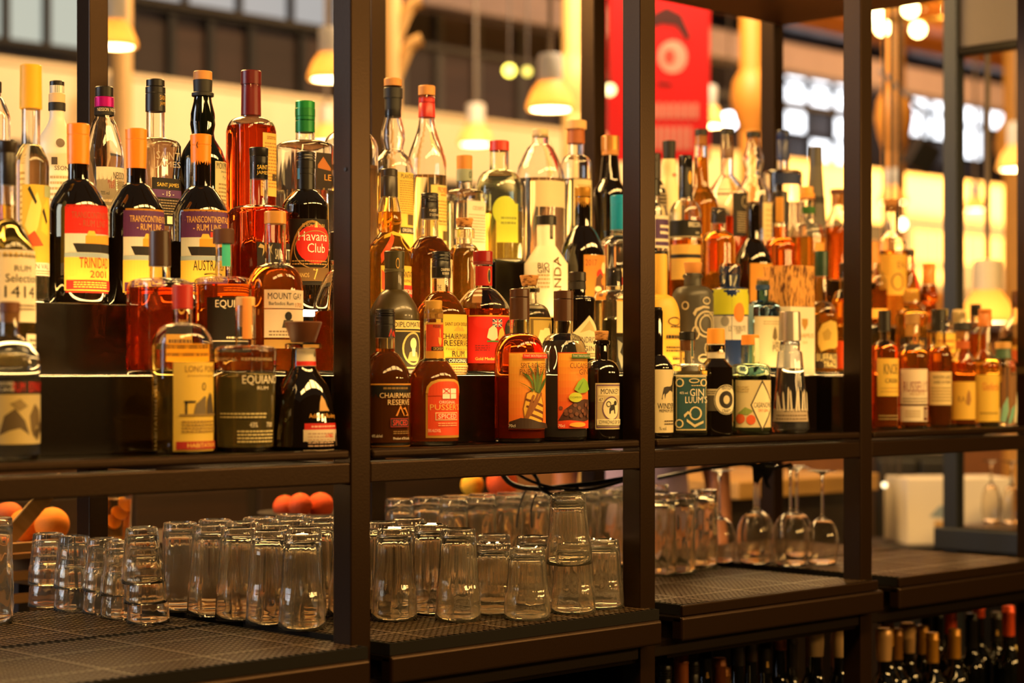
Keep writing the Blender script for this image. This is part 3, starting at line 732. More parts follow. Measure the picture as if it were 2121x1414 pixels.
bt('round clear green-tinted bottle with red cap and lime label', 1034, 3, 50, (20, 352, 400), [('cap', 292, 313, 20.5, paint('#c0392a', .35))], body=(.88, .95, .80), sh='round', liq=(LIME, 440), lab=[(425, 505, -50, 6, '#d2da4a', [('C', -30, 440, (26, 30), '#c4d040'), ('N', 450, 470, -40, 0, 2, '#8a9030')]), (473, 492, 26, 50, '#efe6c8', [('R', 476, 490, 30, 46, '#8a7a50')]), (505, 540, -6, 30, None, [('P', [(4, 536), (6, 514), (10, 506), (16, 506), (20, 516), (20, 536)], '#e6e0c4')])], fl=None)
bt('broad clear jug bottle with pale stopper and paper seal', 1119, 3, 51, (17, 298, 372), [('stopper', 268, 284, 17, '#d6bd90')], sh='os', fl=lambda ph, i: 1+.006*math.cos(16*ph), liq=(CLR, 372), lab=[(378, 432, -56, 50, '#eddcb0'), (284, 312, 30, 50, BLK, [('N', 288, 308, 33, 48, 4, CRM)], 'paper_seal')], yl=276)
bt('clear bottle with wide wooden stopper and brown collar', 1193, 3, 32, (16.5, 322, 345), [('stopper', 250, 268, 22, '#d6a86a'), ('collar', 267, 298, (17.5, 18.5), '#a3561f')], sh='round', liq=(CLR, 372), lab=[(374, 470, -56, 64, '#f0dfa6', [('N', 382, 460, -40, 50, 8, '#c9b070')])], yl=276)
bt('dark shouldered bottle with copper cap beside the second front post', 1264, 3, 35, (19, 370, 400), [('cap', 282, 312, 18.5, paint('#c98a42', .3, .6)), ('cap_ring', 311, 322, 17.5, '#b5772f')], body='dark', prof=[(318, 15), (330, 17), (372, 21), (378, 23), (392, 33), (408, 35), (546, 35)], lab=[(430, 500, -50, 60, None, [('N', 432, 500, -46, 40, 8, '#9a8a6a')])])
# ---- second bay, second step
bt('bulb-necked rum bottle with straw ribbon and bright paper label', 806, 2, 46, (19, 488, 520), [('capsule', 350, 408, (17.5, 18.5), '#302822')], prof=[(405, 17), (440, 25), (458, 26.5), (472, 24), (482, 20), (492, 28), (510, 42), (525, 46), (640, 46)], liq=(AMB, 440), lab=[(552, 625, -62, 64, '#f2cf55', [('P', [(-60, 560), (-10, 600), (-10, 620), (-60, 600)], '#d9532a'), ('R', 592, 622, 0, 60, RDD), ('T', 'PLANTATION', 570, 13, 40, 22, INK), ('T', 'XAYMACA RUM', 583, 6, 26, 24, INK), ('T', 'SPECIAL DRY', 605, 9, 30, 26, CRM)]), (482, 550, -60, 60, None, [('P', [(-62, 488), (-20, 480), (30, 484), (50, 500), (30, 492), (-20, 488), (-60, 496)], '#f0c23c'), ('P', [(-30, 484), (-20, 492), (-44, 530), (-60, 548), (-62, 530)], '#e0521f'), ('O', 24, 505, (17, 16), 4, '#e8b43a'), ('P', [(36, 490), (46, 500), (54, 545), (48, 550), (42, 512)], '#f0c23c')])], yl=360)
bt('dark red rum bottle with black screw cap and torn-edge cream label', 890, 2, 47, (18, 490, 534), [('screw_cap', 400, 440, 18, '#1d1815'), ('capsule', 430, 454, 18.5, '#2a2520')], sh='os', liq=(BRN, 490), lab=[(538, 622, -40, 64, '#eee0b0', [('T', 'C', 560, 14, 6, -24, '#6b4a20'), ('T', 'A', 558, 18, 7, 36, INK), ('T', 'THE', 597, 10, 12, -24, INK), ('N', 604, 618, -30, 50, 2, '#7a6238')]), (432, 452, -70, 70, None, [('T', 'FOREST', 437, 5, 24, -20, CRM), ('T', 'ST LUCIA RUM', 446, 5, 34, -8, CRM)])], yl=410)
bt('squat amber flask with cork and glass ring neck', 962, 2, 36, (16, 505, 535), [('cork', 452, 470, (18.5, 15), CORK), ('glass_collar', 473, 494, 21, glass((.95, .88, .7)))], sh='round', liq=(AMB, 515), n=3.5, lab=[(542, 630, -20, 50, '#8a5c2c', [('P', [(-18, 545), (-8, 545), (40, 600), (34, 606)], CRM), ('R', 610, 614, -18, 46, CRM)])], yl=468)
bt('white ceramic bottle with black cap and vertical lettering', 1131, 2, 45, (19, 508, 546), [('cap', 447, 466, 21.5, '#1c1613')], body=paint('#f5ecd2', .45), sh='cone', lab=[(545, 650, -56, 60, None, [('T', 'BIO', 552, 11, 15, -24, '#5a4320'), ('T', 'GIN', 562, 11, 15, -24, '#5a4320'), ('N', 568, 600, -40, -8, 4, '#c4ab78'), ('T', 'ANDA', 576, 17, 86, 14, 'V', '#6b5428'), ('R', 546, 640, 1, 1.7, '#cbb98c')]), (446, 496, 8, 30, '#1c1613', [('T', 'ORGANIC GIN', 470, 6, 44, 18, 'V', CRM)], 'seal_strip')], rot=-28)
bt('dark bottle with gold capsule and orange floral label', 1207, 2, 46, (16.5, 468, 530), [('capsule', 388, 462, (17, 16), paint('#b9842e', .35, .4))], body='dark', sh='os', lab=[(530, 640, -34, 64, '#e59a3c', [('T', '2017', 546, 13, 16, -14, '#b5521c'), ('C', 14, 570, (10, 11), RDD), ('C', 30, 556, (9, 12), '#f1d9a0'), ('P', [(-6, 612), (0, 578), (14, 566), (30, 578), (34, 600), (20, 616)], '#6b4020'), ('C', 26, 584, (7, 8), '#d9822a'), ('C', 6, 600, (9, 6), '#f3dfae')])], rot=-10)
bt('clear bottle with turquoise capsule beside the second front post', 1284, 2, 40, (18, 488, 512), [('capsule', 405, 476, (20, 19), '#0e8fc4')], sh='round', liq=(CLR, 500), lab=[(558, 620, -56, 62, '#efe2b4')])
# ---- second bay, first step
bt('matt olive rum bottle with oval portrait label', 817, 1, 52, (20, 600, 655), [('cap', 520, 560, (21.5, 20), '#3c3620'), ('cap_ring', 556, 564, 21, '#4a4226')], body=paint('#3a2f14', .38, 0, .3), sh='os', lab=[(662, 766, -58, 64, '#1c170e', [('R', 664, 682, -54, 60, '#d6c27a'), ('T', 'DIPLOMATICO', 673, 11, 46, 4, INK), ('R', 685, 763, -54, 60, '#c2ab62'), ('R', 688, 760, -50, 56, '#241d10'), ('C', 6, 722, (27, 34), '#c8b26c'), ('C', 6, 722, (23, 30), '#3a3020'), ('C', 6, 712, (9, 12), '#e6d8a8'), ('P', [(-12, 748), (-6, 730), (6, 726), (18, 730), (24, 748)], '#b5a268'), ('P', [(0, 722), (12, 722), (10, 738), (2, 738)], '#f0e6c4'), ('R', 734, 746, -46, -32, '#d6c27a')]), (536, 556, -50, 50, None, [('O', -22, 546, (10, 11), 2.5, GLD)])])
bt('amber rum bottle with ribbed black cap and yellow mountain label', 914, 1, 53, (19, 606, 656), [('screw_cap', 521, 560, 19.5, '#191613'), ('capsule', 552, 576, 20, '#191613')], sh='os', liq=(AMBD, 604), lab=[(652, 778, -40, 64, '#f3d44e', [('T', 'SAINT LUCIA DISTILLERS', 672, 7, 36, 10, INK), ('P', [(-6, 686), (6, 674), (12, 682), (18, 676), (28, 686)], '#c9a23a'), ('T', "CHAIRMAN'S", 697, 12, 44, 8, INK), ('T', 'RESERVE', 711, 12, 36, 8, INK), ('T', 'Finest Saint Lucia', 723, 5, 32, 8, '#8a6a2a'), ('T', 'RUM', 733, 12, 18, 8, INK), ('R', 742, 752, -26, 42, INK), ('T', 'ORIGINAL', 747, 7, 26, 8, CRM), ('R', 756, 776, -40, 64, '#a88a4a'), ('N', 758, 774, -30, 50, 3, '#5a4620')]), (554, 572, -70, 70, None, [('T', "CHAIRMAN'S", 559, 6, 30, -6, CRM), ('T', 'RESERVE', 567, 5, 22, -6, CRM)])], rot=-8)
bt('red rum bottle with red cap and bright red crest label', 1000, 1, 55, (19, 596, 640), [('cap', 520, 542, 20.5, paint('#8e1c18', .3)), ('cap_ring', 541, 548, 20.5, '#7a1512')], sh='os', liq=(RED, 640), lab=[(552, 592, -70, 70, '#c4241c', [('O', 24, 572, (12, 16), 3, GLD), ('C', 24, 572, (9, 13), '#1c1a30')], 'neck_label'), (655, 752, -52, 64, '#e0251d', [('C', -14, 668, (24, 13), '#e0251d'), ('R', 654, 657, -50, 62, GLD)]+UJ(14, 662, 12, 16)+[('P', [(-10, 700), (-6, 682), (4, 674), (12, 682), (14, 700), (4, 708)], '#d9d0b0'), ('P', [(14, 704), (18, 684), (26, 678), (32, 690), (30, 704)], '#d6b24a'), ('R', 706, 709, -10, 34, '#3c7a30'), ('N', 714, 728, -34, -4, 3, '#7a1512'), ('T', 'Gold Medal London', 743, 6, 34, 0, YEL)]), (664, 700, 46, 70, None, [('C', 56, 684, (20, 22), '#1d1712'), ('T', "PUSSER'S", 672, 6, 10, 55, GLD)])], yl=530, rot=-25)
bt('corked clear bottle with elephant label behind the brown-capped pair', 1096, 1, 46, (16, 628, 668), [('cork', 570, 592, (20, 15), CORK), ('glass_collar', 596, 606, 22, glass((.95, .9, .75)))], sh='round', liq=(PALE, 640), lab=[(658, 760, -34, 60, '#d9b85a', [('R', 661, 757, -32, 58, '#6b5420'), ('P', [(-24, 664), (20, 664), (40, 664), (54, 664), (54, 690), (30, 668), (-24, 740)], '#b59a48'), ('P', [(-6, 712), (-4, 692), (8, 680), (26, 680), (34, 692), (34, 712), (28, 712), (26, 700), (8, 700), (4, 712)], '#efdca0'), ('P', [(-12, 700), (-6, 684), (4, 684), (2, 696), (-8, 708)], '#efdca0')]), (618, 650, 20, 60, None, [('C', 34, 636, (10, 9), '#5a4320')])], yl=592, rot=-10)
bt('black apothecary bottle with diamond label', 1196, 1, 38, (17, 612, 626), [('cap', 563, 582, (18, 18.5), '#2c231b'), ('cork', 581, 600, (17, 18), '#241c16')], body='dark', sh='sq', lab=[(655, 745, -62, 64, None, [('P', [(-52, 692), (2, 654), (62, 692), (62, 742), (-52, 742)], '#efe0b0'), ('T', "HENDRICK'S", 704, 13, 46, 2, INK), ('T', 'GIN', 722, 11, 22, 2, INK), ('P', [(-30, 690), (2, 664), (34, 690), (2, 684)], '#cdb87a'), ('N', 730, 740, -30, 34, 2, '#8a7440')])], rot=-10)
bt('square cloudy bottle with dark cap and black splashed foot', 1272, 1, 42, (17, 600, 616), [('cap', 555, 592, (15, 15.5), '#2a2320')], n=4.5, sh='sq', liq=(PALE, 622), lab=[(625, 690, -40, 42, '#efdca4', [('P', [(20, 640), (30, 632), (38, 640), (34, 652), (24, 652)], '#8a5a24'), ('N', 640, 650, -20, 10, 1, '#8a7440')]), (698, 768, -40, 42, '#1a1714', [('P', [(-38, 704), (-20, 712), (-30, 730), (-10, 745), (-24, 764), (-36, 740)], '#8a8a7a'), ('P', [(0, 706), (20, 716), (10, 735), (30, 755), (14, 764), (2, 740)], '#8a8a7a')]), (572, 590, 20, 50, None, [('R', 574, 590, 14, 46, '#a3231c')])])
# ---- second bay, shelf
bt('dark spiced rum bottle with ribbed black cap and black label', 798, 0, 52, (20, 728, 785), [('screw_cap', 640, 668, 20.5, '#1a1614'), ('capsule', 662, 700, 21, '#1a1614')], sh='os', liq=(BRN, 722), lab=[(794, 924, -60, 64, '#1b1613', [('R', 794, 797, -60, 64, '#c98a2c'), ('R', 921, 924, -60, 64, '#c98a2c'), ('N', 799, 808, -30, 34, 1, '#8a6a34'), ('T', "CHAIRMAN'S", 818, 11, 44, 6, '#e8c890'), ('T', 'RESERVE', 832, 11, 30, 10, '#e8c890'), ('P', [(-2, 860), (10, 838), (22, 860), (19, 860), (10, 844), (2, 860)], '#d98a2a'), ('P', [(16, 846), (24, 842), (36, 860), (24, 860), (31, 857), (23, 847)], '#d98a2a'), ('R', 865, 883, -14, 36, '#a3231c'), ('R', 866.5, 881.5, -13, 35, '#1b1613'), ('T', 'SPICED', 874, 11, 20, 11, '#e2341f'), ('T', '40% alc/vol', 901, 6, 12, -44, CRM), ('N', 890, 898, -8, 36, 2, '#8a6a34'), ('T', 'Product of St Lucia', 906, 5, 22, 14, CRM)]), (676, 698, -60, 60, None, [('P', [(-6, 697), (8, 680), (22, 697), (18, 697), (8, 685), (-1, 697)], '#d8321f'), ('P', [(20, 690), (27, 684), (40, 697), (30, 697)], '#d8321f')])], rot=-15)
bt('amber spiced rum bottle with gold cork cap and arched red label', 898, 0, 52, (20, 742, 792), [('cork_cap', 622, 650, (18, 17), '#b98a34'), ('collar', 648, 660, 20, '#b08030')], sh='os', liq=(REDA, 748), lab=[(668, 742, -66, 66, '#e04a1e', [('R', 668, 672, -66, 66, GLD), ('T', "PUSSER'S", 676, 6, 26, 6, INK), ('P', [(18, 684), (22, 680), (26, 684), (24, 700), (34, 700), (30, 712), (22, 717), (12, 710), (10, 698), (20, 700)], '#f0b040'), ('R', 718, 726, -30, 54, INK), ('T', 'CIRCA RUM', 722, 6, 30, 10, '#f0c060'), ('R', 727, 742, -66, 66, '#d89a30')], 'neck_label'), (812, 905, -36, 64, GLD, [('R', 818, 900, -31, 62, '#e2471d')]), (780, 814, -36, 64, None, [('P', [(-36, 814), (-33, 800), (-24, 790), (-8, 785), (14, 784), (36, 785), (52, 790), (62, 800), (64, 814)], GLD), ('P', [(-31, 819), (-28, 803), (-20, 795), (-6, 790), (14, 789), (34, 790), (48, 795), (57, 803), (60, 819)], '#e2471d'), ('R', 804, 814, 2, 20, WHT), ('R', 815, 825, 2, 20, WHT), ('R', 804, 814, 22, 40, WHT), ('R', 815, 825, 22, 40, WHT), ('P', [(2, 804), (5, 804), (20, 814), (17, 814)], RDD), ('P', [(20, 804), (17, 804), (2, 814), (5, 814)], RDD)]), (826, 900, -30, 60, None, [('T', 'ORIGINAL', 832, 6, 22, 16, CRM), ('T', "PUSSER'S", 842, 12, 40, 14, '#f2c060'), ('R', 853, 869, -14, 46, '#f2d8a0'), ('R', 854.5, 867.5, -12.5, 44.5, '#e2471d'), ('T', 'SPICED', 861, 10, 24, 16, CRM), ('T', '35% ALC/VOL', 890, 6, 14, -16, CRM), ('N', 873, 882, -8, 44, 2, '#f2b080')])], yl=640, dy=-.004, rot=-24)
ashift_pin = lambda its: [('P', [((a-24)*1.25+14, y) for a, y in it[1]], it[2]) for it in its]
PIN = [('P', [(4, 884), (0, 845), (6, 813), (22, 803), (38, 810), (46, 840), (44, 870), (36, 886)], '#8a4f12'), ('P', [(6, 882), (2, 845), (8, 815), (22, 806), (36, 812), (44, 840), (42, 868), (34, 884)], '#e3b040')]+[('P', [(4+i*1.5, 828+i*14), (6+i, 824+i*14), (44, 838+i*14), (43, 843+i*14)], '#6b3208') for i in range(4)]+[('P', [(36-i*9, 812+i*2), (40-i*9, 814+i*2), (14-i*4, 860+i*6), (10-i*4, 856+i*6)], '#8a4f12') for i in range(3)]+[
    ('P', [(20, 812), (14, 790), (-2, 770), (10, 776), (18, 790)], '#4d6a24'), ('P', [(22, 812), (18, 782), (8, 752), (20, 772), (26, 800)], '#5d7a2a'), ('P', [(24, 812), (24, 780), (26, 745), (32, 775), (28, 808)], '#4d6a24'), ('P', [(26, 812), (32, 782), (46, 756), (38, 788), (30, 812)], '#5d7a2a'), ('P', [(28, 812), (38, 792), (56, 776), (46, 796), (32, 814)], '#3f5a1e'), ('P', [(18, 812), (8, 800), (-8, 790), (4, 796), (18, 806)], '#3f5a1e')]
def sprit(head, t1, t2, hc, extra, c0=(0xf4, 0xb8, 0x44), c1=(0xe6, 0x6c, 0x1c)):
    o = []
    for i in range(11):
        c = '#%02x%02x%02x' % tuple(int(p+(q-p)*i/10) for p, q in zip(c0, c1))
        o.append(('R', 732+i*14, 746+i*14, -46, 62, c))
    return o+extra+[('R', 733, 742, -16, 60, hc), ('T', "THAT BOUTIQUE-Y GIN CO", 737.5, 5, 34, 20, CRM), ('T', t1, 757, 11, 34, 14, '#6b2f0c'), ('T', t2, 770, 11, 36 if len(t2) > 6 else 13, 14, '#6b2f0c'), ('T', '70cl', 880, 6, 7, -38, CRM)]
bt('red gin bottle with brown cap and orange pineapple label', 1076, 0, 52, (20, 690, 740), [('capsule', 598, 662, (20.5, 21), paint('#4a2e1e', .3))], sh='round', liq=(RED, 690), lab=[(730, 888, -48, 64, '#e97a22', sprit('', 'SPIT-ROASTED', 'PINEAPPLE GIN', RDD, ashift_pin(PIN)+[('P', [(-46, 886), (-44, 872), (-20, 864), (0, 866), (20, 872), (50, 876), (62, 886)], '#3a2418')]))], rot=-22)
CUC = [('C', 24, 848, (14, 14), '#5a2d1e'), ('P', [(-46, 870), (-30, 846), (-8, 832), (20, 826), (62, 828), (62, 866), (20, 872), (-20, 868)], '#4a2518')]+[('C', -30+11*i, 838+6*(i % 3)+ (6 if i < 2 else 0), (4, 4), '#7a4630') for i in range(8)]+[('C', -18+12*i, 856+4*(i % 2), (4, 4), '#6b3a26') for i in range(6)]+[
    ('P', [(0, 806), (10, 790), (24, 782), (40, 790), (50, 806), (34, 812), (14, 814)], '#86b432'), ('P', [(8, 806), (22, 790), (24, 790), (12, 808)], '#5d8a1e'), ('C', 4, 822, (14, 10), '#c2cc3a'), ('T', 'CUCAMELON', 822, 4, 14, 4, '#6b7a1a'), ('C', 10, 878, (18, 5), '#e6a838')]
def ashift(items, d):
    out = []
    for it in items:
        if it[0] == 'P': out.append(('P', [(a+d, y) for a, y in it[1]], it[2]))
        elif it[0] == 'C': out.append(('C', it[1]+d)+it[2:])
        elif it[0] == 'T': out.append(it[:5]+(it[5]+d,)+it[6:])
        else: out.append(it)
    return out
bt('clear gin bottle with brown cap and berry-pile label', 1167, 0, 49, (20, 690, 740), [('capsule', 602, 665, (20.5, 20.5), paint('#4a2e1e', .3))], sh='round', liq=(CLR, 706), lab=[(730, 884, -48, 64, '#e0501c', sprit('', 'CUCAMELON', 'GIN', '#3f6a2a', CUC[:2]+ashift(CUC[2:], -10), (0xf4, 0xb0, 0x38), (0xdc, 0x40, 0x16))), (732, 842, -120, -84, None, [('R', 732, 842, -126, -80, '#d8c088')])], yl=615, rot=-12)
bt('small dark apothecary bottle with cork and purple stamp label', 1246, 0, 37, (13.5, 744, 775), [('cork', 685, 704, (15, 13), CORK), ('lip', 705, 713, 17, DARK)], body='dark', sh='round', lab=[(793, 888, -40, 62, '#e3d2a0', [('R', 796, 885, -37, 59, '#6b4a6a'), ('R', 799, 882, -34, 56, '#c9b78c'), ('R', 803, 818, -30, 52, '#e6d8ae'), ('T', 'MONKEY', 810, 11, 34, 12, INK), ('R', 822, 832, -30, -14, '#e6d8ae'), ('T', '47', 827, 7, 6, -22, INK), ('C', 13, 845, (20, 25), '#6b4a6a'), ('C', 13, 845, (18, 22), '#eadfb8'), ('P', [(4, 856), (4, 846), (10, 838), (22, 836), (24, 842), (26, 856), (22, 856), (20, 848), (10, 850), (8, 856)], '#241c14'), ('C', 26, 834, (4, 5), '#241c14'), ('O', 2, 836, (5, 6), 1.5, '#241c14'), ('R', 867, 879, -34, 54, '#efe4bc'), ('T', 'SCHWARZWALD DRY GIN', 873, 8, 38, 10, INK)])], yl=712, rot=-27)
# ---- third bay, top step
bt('dark bottle with lettered neck tight beside the second front post, top row', 1352, 3, 30, (16, 372, 410), [('capsule', 318, 372, 17, '#241c18')], body='dark', lab=[(375, 440, -40, 60, None, [('N', 382, 394, -10, 50, 1, CRM), ('N', 400, 436, -20, 56, 5, '#b0a080')])])
bt('slim milky bottle with black cork cap, third bay back row', 1386, 3, 23, (13, 345, 378), [('stopper', 292, 331, (14, 12.5), '#15120f')], body=paint('#eedfae', .3), sh='s', prof=[(330, 13), (345, 15), (352, 13), (372, 15), (400, 23), (560, 23)], lab=[(358, 372, -30, 30, None, [('R', 360, 366, -20, 30, '#d87a6a')])])
bt('long-necked amber bottle with black stopper against the red banner', 1452, 3, 36, (12.5, 388, 420), [('stopper', 268, 281, 13, '#1a1512'), ('cork', 280, 302, 11, WOODC)], sh='round', liq=(AMB, 326), prof=[(282, 12), (325, 14), (385, 16), (396, 22), (412, 32), (428, 36), (560, 36)])
bt('clear bottle with brown capsule and black label, third bay', 1506, 3, 42, (13.5, 362, 400), [('stopper', 266, 280, 13.5, '#1d1815'), ('capsule', 280, 328, (13, 14), '#6b4a32')], sh='cone', liq=(RED, 450), lab=[(402, 492, -20, 58, '#1c1713', [('O', 22, 420, (9, 12), 2, '#b0a080'), ('N', 440, 484, -6, 50, 9, '#a89878')])], yl=276, rot=-15)
bt('clear hourglass-necked bottle with black-topped cork', 1560, 3, 38, (13, 365, 400), [('stopper', 273, 285, 14.5, '#171310'), ('cork', 284, 304, 11.5, WOODC)], prof=[(286, 13), (303, 14), (322, 21), (335, 22), (352, 17), (368, 18), (385, 28), (402, 38), (560, 38)], liq=(AMB, 500), lab=[(422, 500, -20, 62, '#efdca0', [('N', 432, 495, -10, 50, 6, '#c9b070')])])
bt('square-shouldered clear bottle with navy cap and navy band', 1622, 3, 39, (12, 352, 360), [('cap', 270, 276, 13, '#131b33'), ('capsule', 275, 332, 13.5, '#22305e')], sh='sq', liq=(CLR, 420), lab=[(362, 385, -80, 64, '#24335f', [('C', 20, 375, (5, 7), GLD)])])
bt('tall matt grey stoneware bottle', 1690, 3, 21, (13, 345, 470), [('cap', 304, 345, (13, 13.5), '#4a4640')], body=paint('#57524a', .7), prof=[(344, 13), (400, 17), (440, 20), (560, 21)], lab=[(408, 422, -90, 90, '#2a2622')])
bt('square-capped amber whisky bottle beside the third front post', 1736, 3, 36, (14, 428, 485), [('stopper', 392, 402, 16.5, '#5a2a14'), ('cork', 401, 424, 13, '#c9853a')], sh='s', n=3, liq=(REDA, 470), lab=[(495, 505, -30, 50, '#f0c050'), (520, 540, -30, 50, '#f0b040', [('N', 522, 538, -24, 44, 2, '#8a5a1c')])])
# ---- third bay, second step
bt('bottle with cream and purple label beside the second front post', 1352, 2, 32, (14, 420, 448), [('cap', 372, 405, 15, BLK)], sh='round', liq=(CLR, 470), lab=[(448, 515, -50, 64, CRM, [('R', 456, 496, -40, 60, '#4a2a5e'), ('N', 464, 490, -20, 50, 2, CRM), ('R', 502, 510, -40, 60, '#4a2a5e')]), (522, 560, -50, 64, '#2a2218')])
bt('clear bottle with tall black capsule, gold disc and black band', 1420, 2, 34, (14.5, 415, 452), [('capsule', 322, 410, (14, 14.5), '#1b1714')], sh='round', liq=(AMBD, 498), lab=[(458, 494, -80, 64, '#1a1612', [('R', 491, 493, -80, 64, '#b5a684'), ('T', 'BRECON', 467, 10, 24, 30, CRM), ('T', 'GIN', 484, 5, 8, 40, CRM)]), (508, 580, -66, 60, '#e6c060', [('R', 528, 536, -66, 60, INK)]), (350, 385, 10, 70, None, [('C', 32, 369, (9, 14), '#e2ab2c')])], rot=-45)
bt('amber bottle with black stopper behind the glass-stoppered gin', 1488, 2, 35, (16, 478, 506), [('stopper', 430, 462, (14.5, 15), '#2a1c12')], sh='round', liq=(AMB, 482), lab=[])
bt('dark wine-shaped bottle with plain orange label', 1560, 2, 39, (14, 495, 545), [('capsule', 418, 446, (13, 14), '#3f2816')], body='dark', sh='os', lab=[(547, 640, -46, 64, '#eaa53e', [('N', 556, 562, 20, 44, 1, '#8a5018'), ('N', 590, 600, -10, 30, 1, '#a8641c')])], rot=-15)
bt('amber bottle with split gold and black capsule', 1616, 2, 32, (14, 492, 520), [('capsule', 397, 462, 15, '#241c16')], sh='round', liq=(REDA, 470), lab=[(398, 461, -80, -22, None, [('R', 398, 461, -90, -24, '#c98a2c')])])
bt('clear bottle with orange cap and green neck band', 1672, 2, 38, (16, 462, 485), [('cap', 387, 401, 12.5, '#e09a3a'), ('cap_ring', 400, 413, 15.5, '#dd9030')], sh='round', liq=(AMB, 492), lab=[(429, 443, -90, 30, '#2f6a2a', [], 'neck_label'), (505, 545, -30, 10, '#e0a34a')], yl=408)
# ---- third bay, first step
bt('matt yellow bottle with fine black script', 1366, 1, 42, (16, 610, 660), [('cap', 520, 565, 15, BLK)], body=paint('#d9a83c', .5), sh='round', lab=[(655, 760, -40, 60, None, [('O', 10, 666, (18, 9), 2, INK), ('N', 674, 680, -6, 40, 1, INK), ('N', 690, 706, -20, 36, 1, INK), ('N', 716, 730, -20, 40, 2, INK), ('N', 738, 748, 0, 40, 1, INK)])], rot=-10)
bt('matt grey stoneware bottle with silver scrollwork and cork', 1435, 1, 43, (18, 592, 616), [('cork', 543, 566, (19, 16), WOODC), ('glass_collar', 568, 576, 21, glass((.9, .85, .7)))], body=paint('#3d3a33', .4), sh='round', yl=566, lab=[(620, 765, -56, 60, None, [('O', 10, 672, (26, 28), 4, '#b5a888'), ('O', 10, 672, (17, 19), 3, '#b5a888'), ('P', [(-30, 650), (-22, 640), (0, 634), (20, 636), (20, 640), (0, 639), (-18, 646), (-24, 656)], '#b5a888'), ('O', 10, 624, (10, 8), 3, '#b5a888'), ('O', -50, 634, (8, 9), 3, '#b5a888'), ('T', 'Gin', 722, 26, 18, 20, '#b5a888'), ('O', -22, 690, (8, 14), 3, '#b5a888'), ('N', 645, 655, 0, 40, 2, '#b5a888'), ('N', 738, 752, -10, 44, 1, '#b5a888'), ('O', 0, 742, (12, 9), 3, '#b5a888')])], rot=-20)
bt('ribbed gin bottle with glass stopper, yellow-green top and blue foot', 1512, 1, 38, (20, 595, 606), [('stopper', 546, 566, (21, 24), glass((.95, .62, .40))), ('glass_collar', 568, 594, (23, 20), glass((.95, .95, .8)))], body=paint('#20305e', .2, .0, 1), sh='sq', fl=lambda ph, i: 1+.012*math.cos(26*ph), lab=[(600, 652, -150, 90, '#d5d62e'), (655, 704, -70, 64, '#e4dccb', [('C', -22, 666, (9, 11), '#8a857c'), ('T', 'LE TRIBUTE', 681, 11, 30, 20, '#6b6258'), ('T', 'GIN', 689, 6, 8, 20, '#6b6258')]), (626, 672, 0, 50, None, [('C', 24, 648, (12, 20), '#e2761c')])], rot=-45)
bt('ribbed blue gin bottle with cork and cream label', 1580, 1, 37, (13, 622, 640), [('cork', 575, 590, 12, WOODC), ('collar', 590, 600, 15, '#20406b')], body=(.22, .50, .85), sh='round', liq=((.30, .55, .88), 630), fl=lambda ph, i: 1+.012*math.cos(26*ph), lab=[(656, 760, -60, 64, '#e9d8ae', [('N', 664, 674, -30, 40, 2, '#b09c70'), ('P', [(0, 700), (4, 684), (10, 676), (16, 684), (20, 700), (10, 706)], '#6b5a3a'), ('T', 'UM', 712, 9, 12, 14, INK), ('T', 'PO', 722, 12, 14, 14, INK)])], rot=-20)
gb = thing('gift_box', 'white gift box with a cork-bark upper half and gold lettering', 'box', (x_at(1641, .20), .21, ZC), rad(-3), 'bottles on the first step')
kx = depth_at(1641, .2)/F
hw_ = 108*kx/1.42/2
zt_, zm_ = (HY-551)*kx, (HY-636)*kx
obj('sleeve', boxm(-hw_, hw_, -hw_, hw_, 0, zm_, bevel=.0015), paint('#efe2c4', .5), gb)
obj('cork_lid', boxm(-hw_+.0008, hw_-.0008, -hw_+.0008, hw_-.0008, zm_, zt_, bevel=.0015), cork('#d89a4a', '#5a2f0e', (60, 60, 14), .6), gb)
def flat_text(s, x, z, h, wd, y, mat, par):
    vs, fs, w_ = text_mesh(s); bm = bmesh.new()
    mv = [bm.verts.new((x+vx*wd/w_, y, z+vy*h)) for vx, vy in vs]
    for f in fs: bm.faces.new([mv[i] for i in f])
    return obj('lettering', bm, mat, par, False)
flat_text('ADAMUS', .006, zm_*.58, .011, hw_*1.5, -hw_-.0006, paper('#b98a3a', 0), gb)
flat_text('GIN', .006, zm_*.48, .006, hw_*.4, -hw_-.0006, paper('#c9a050', 0), gb)
bm = bmesh.new(); v = [bm.verts.new((.006+a*.011, -hw_-.0006, zm_*.74+b*.014)) for a, b in ((-1, 1), (1, 1), (1, 0), (0, -1), (-1, 0))]; bm.faces.new(v)
obj('emblem', bm, paper('#b98a3a', 0), gb, False)
bt('bourbon bottle with green capsule and buffalo label', 1701, 1, 33, (12, 625, 655), [('cap', 520, 552, (13.5, 14), '#1f4030'), ('capsule', 550, 572, 13.5, '#1a3a2a')], sh='round', liq=(AMB, 650), rot=-30, lab=[(660, 728, -50, 60, None, [('P', [(-34, 690), (-20, 672), (10, 664), (40, 668), (52, 690), (50, 716), (30, 722), (6, 722), (-24, 728), (-34, 712)], '#c9a94c'), ('P', [(-20, 690), (0, 680), (14, 690), (8, 704), (-14, 706)], '#a88a34')]), (732, 762, -50, 60, '#2a1a0e', [('T', 'BUFFALO', 740, 15, 42, 2, '#e8d08a'), ('T', 'TRACE', 755, 12, 30, 14, '#e8d08a')])], yl=530)
bt('amber bottle with dark cap and orange-red label beside the third front post', 1752, 1, 30, (14, 600, 640), [('cap', 545, 575, 14, '#2a1c12')], sh='round', liq=(AMB, 620), lab=[(706, 764, -90, 60, '#e2541c', [('N', 716, 750, -40, 40, 4, '#f0a060')])], yl=560)
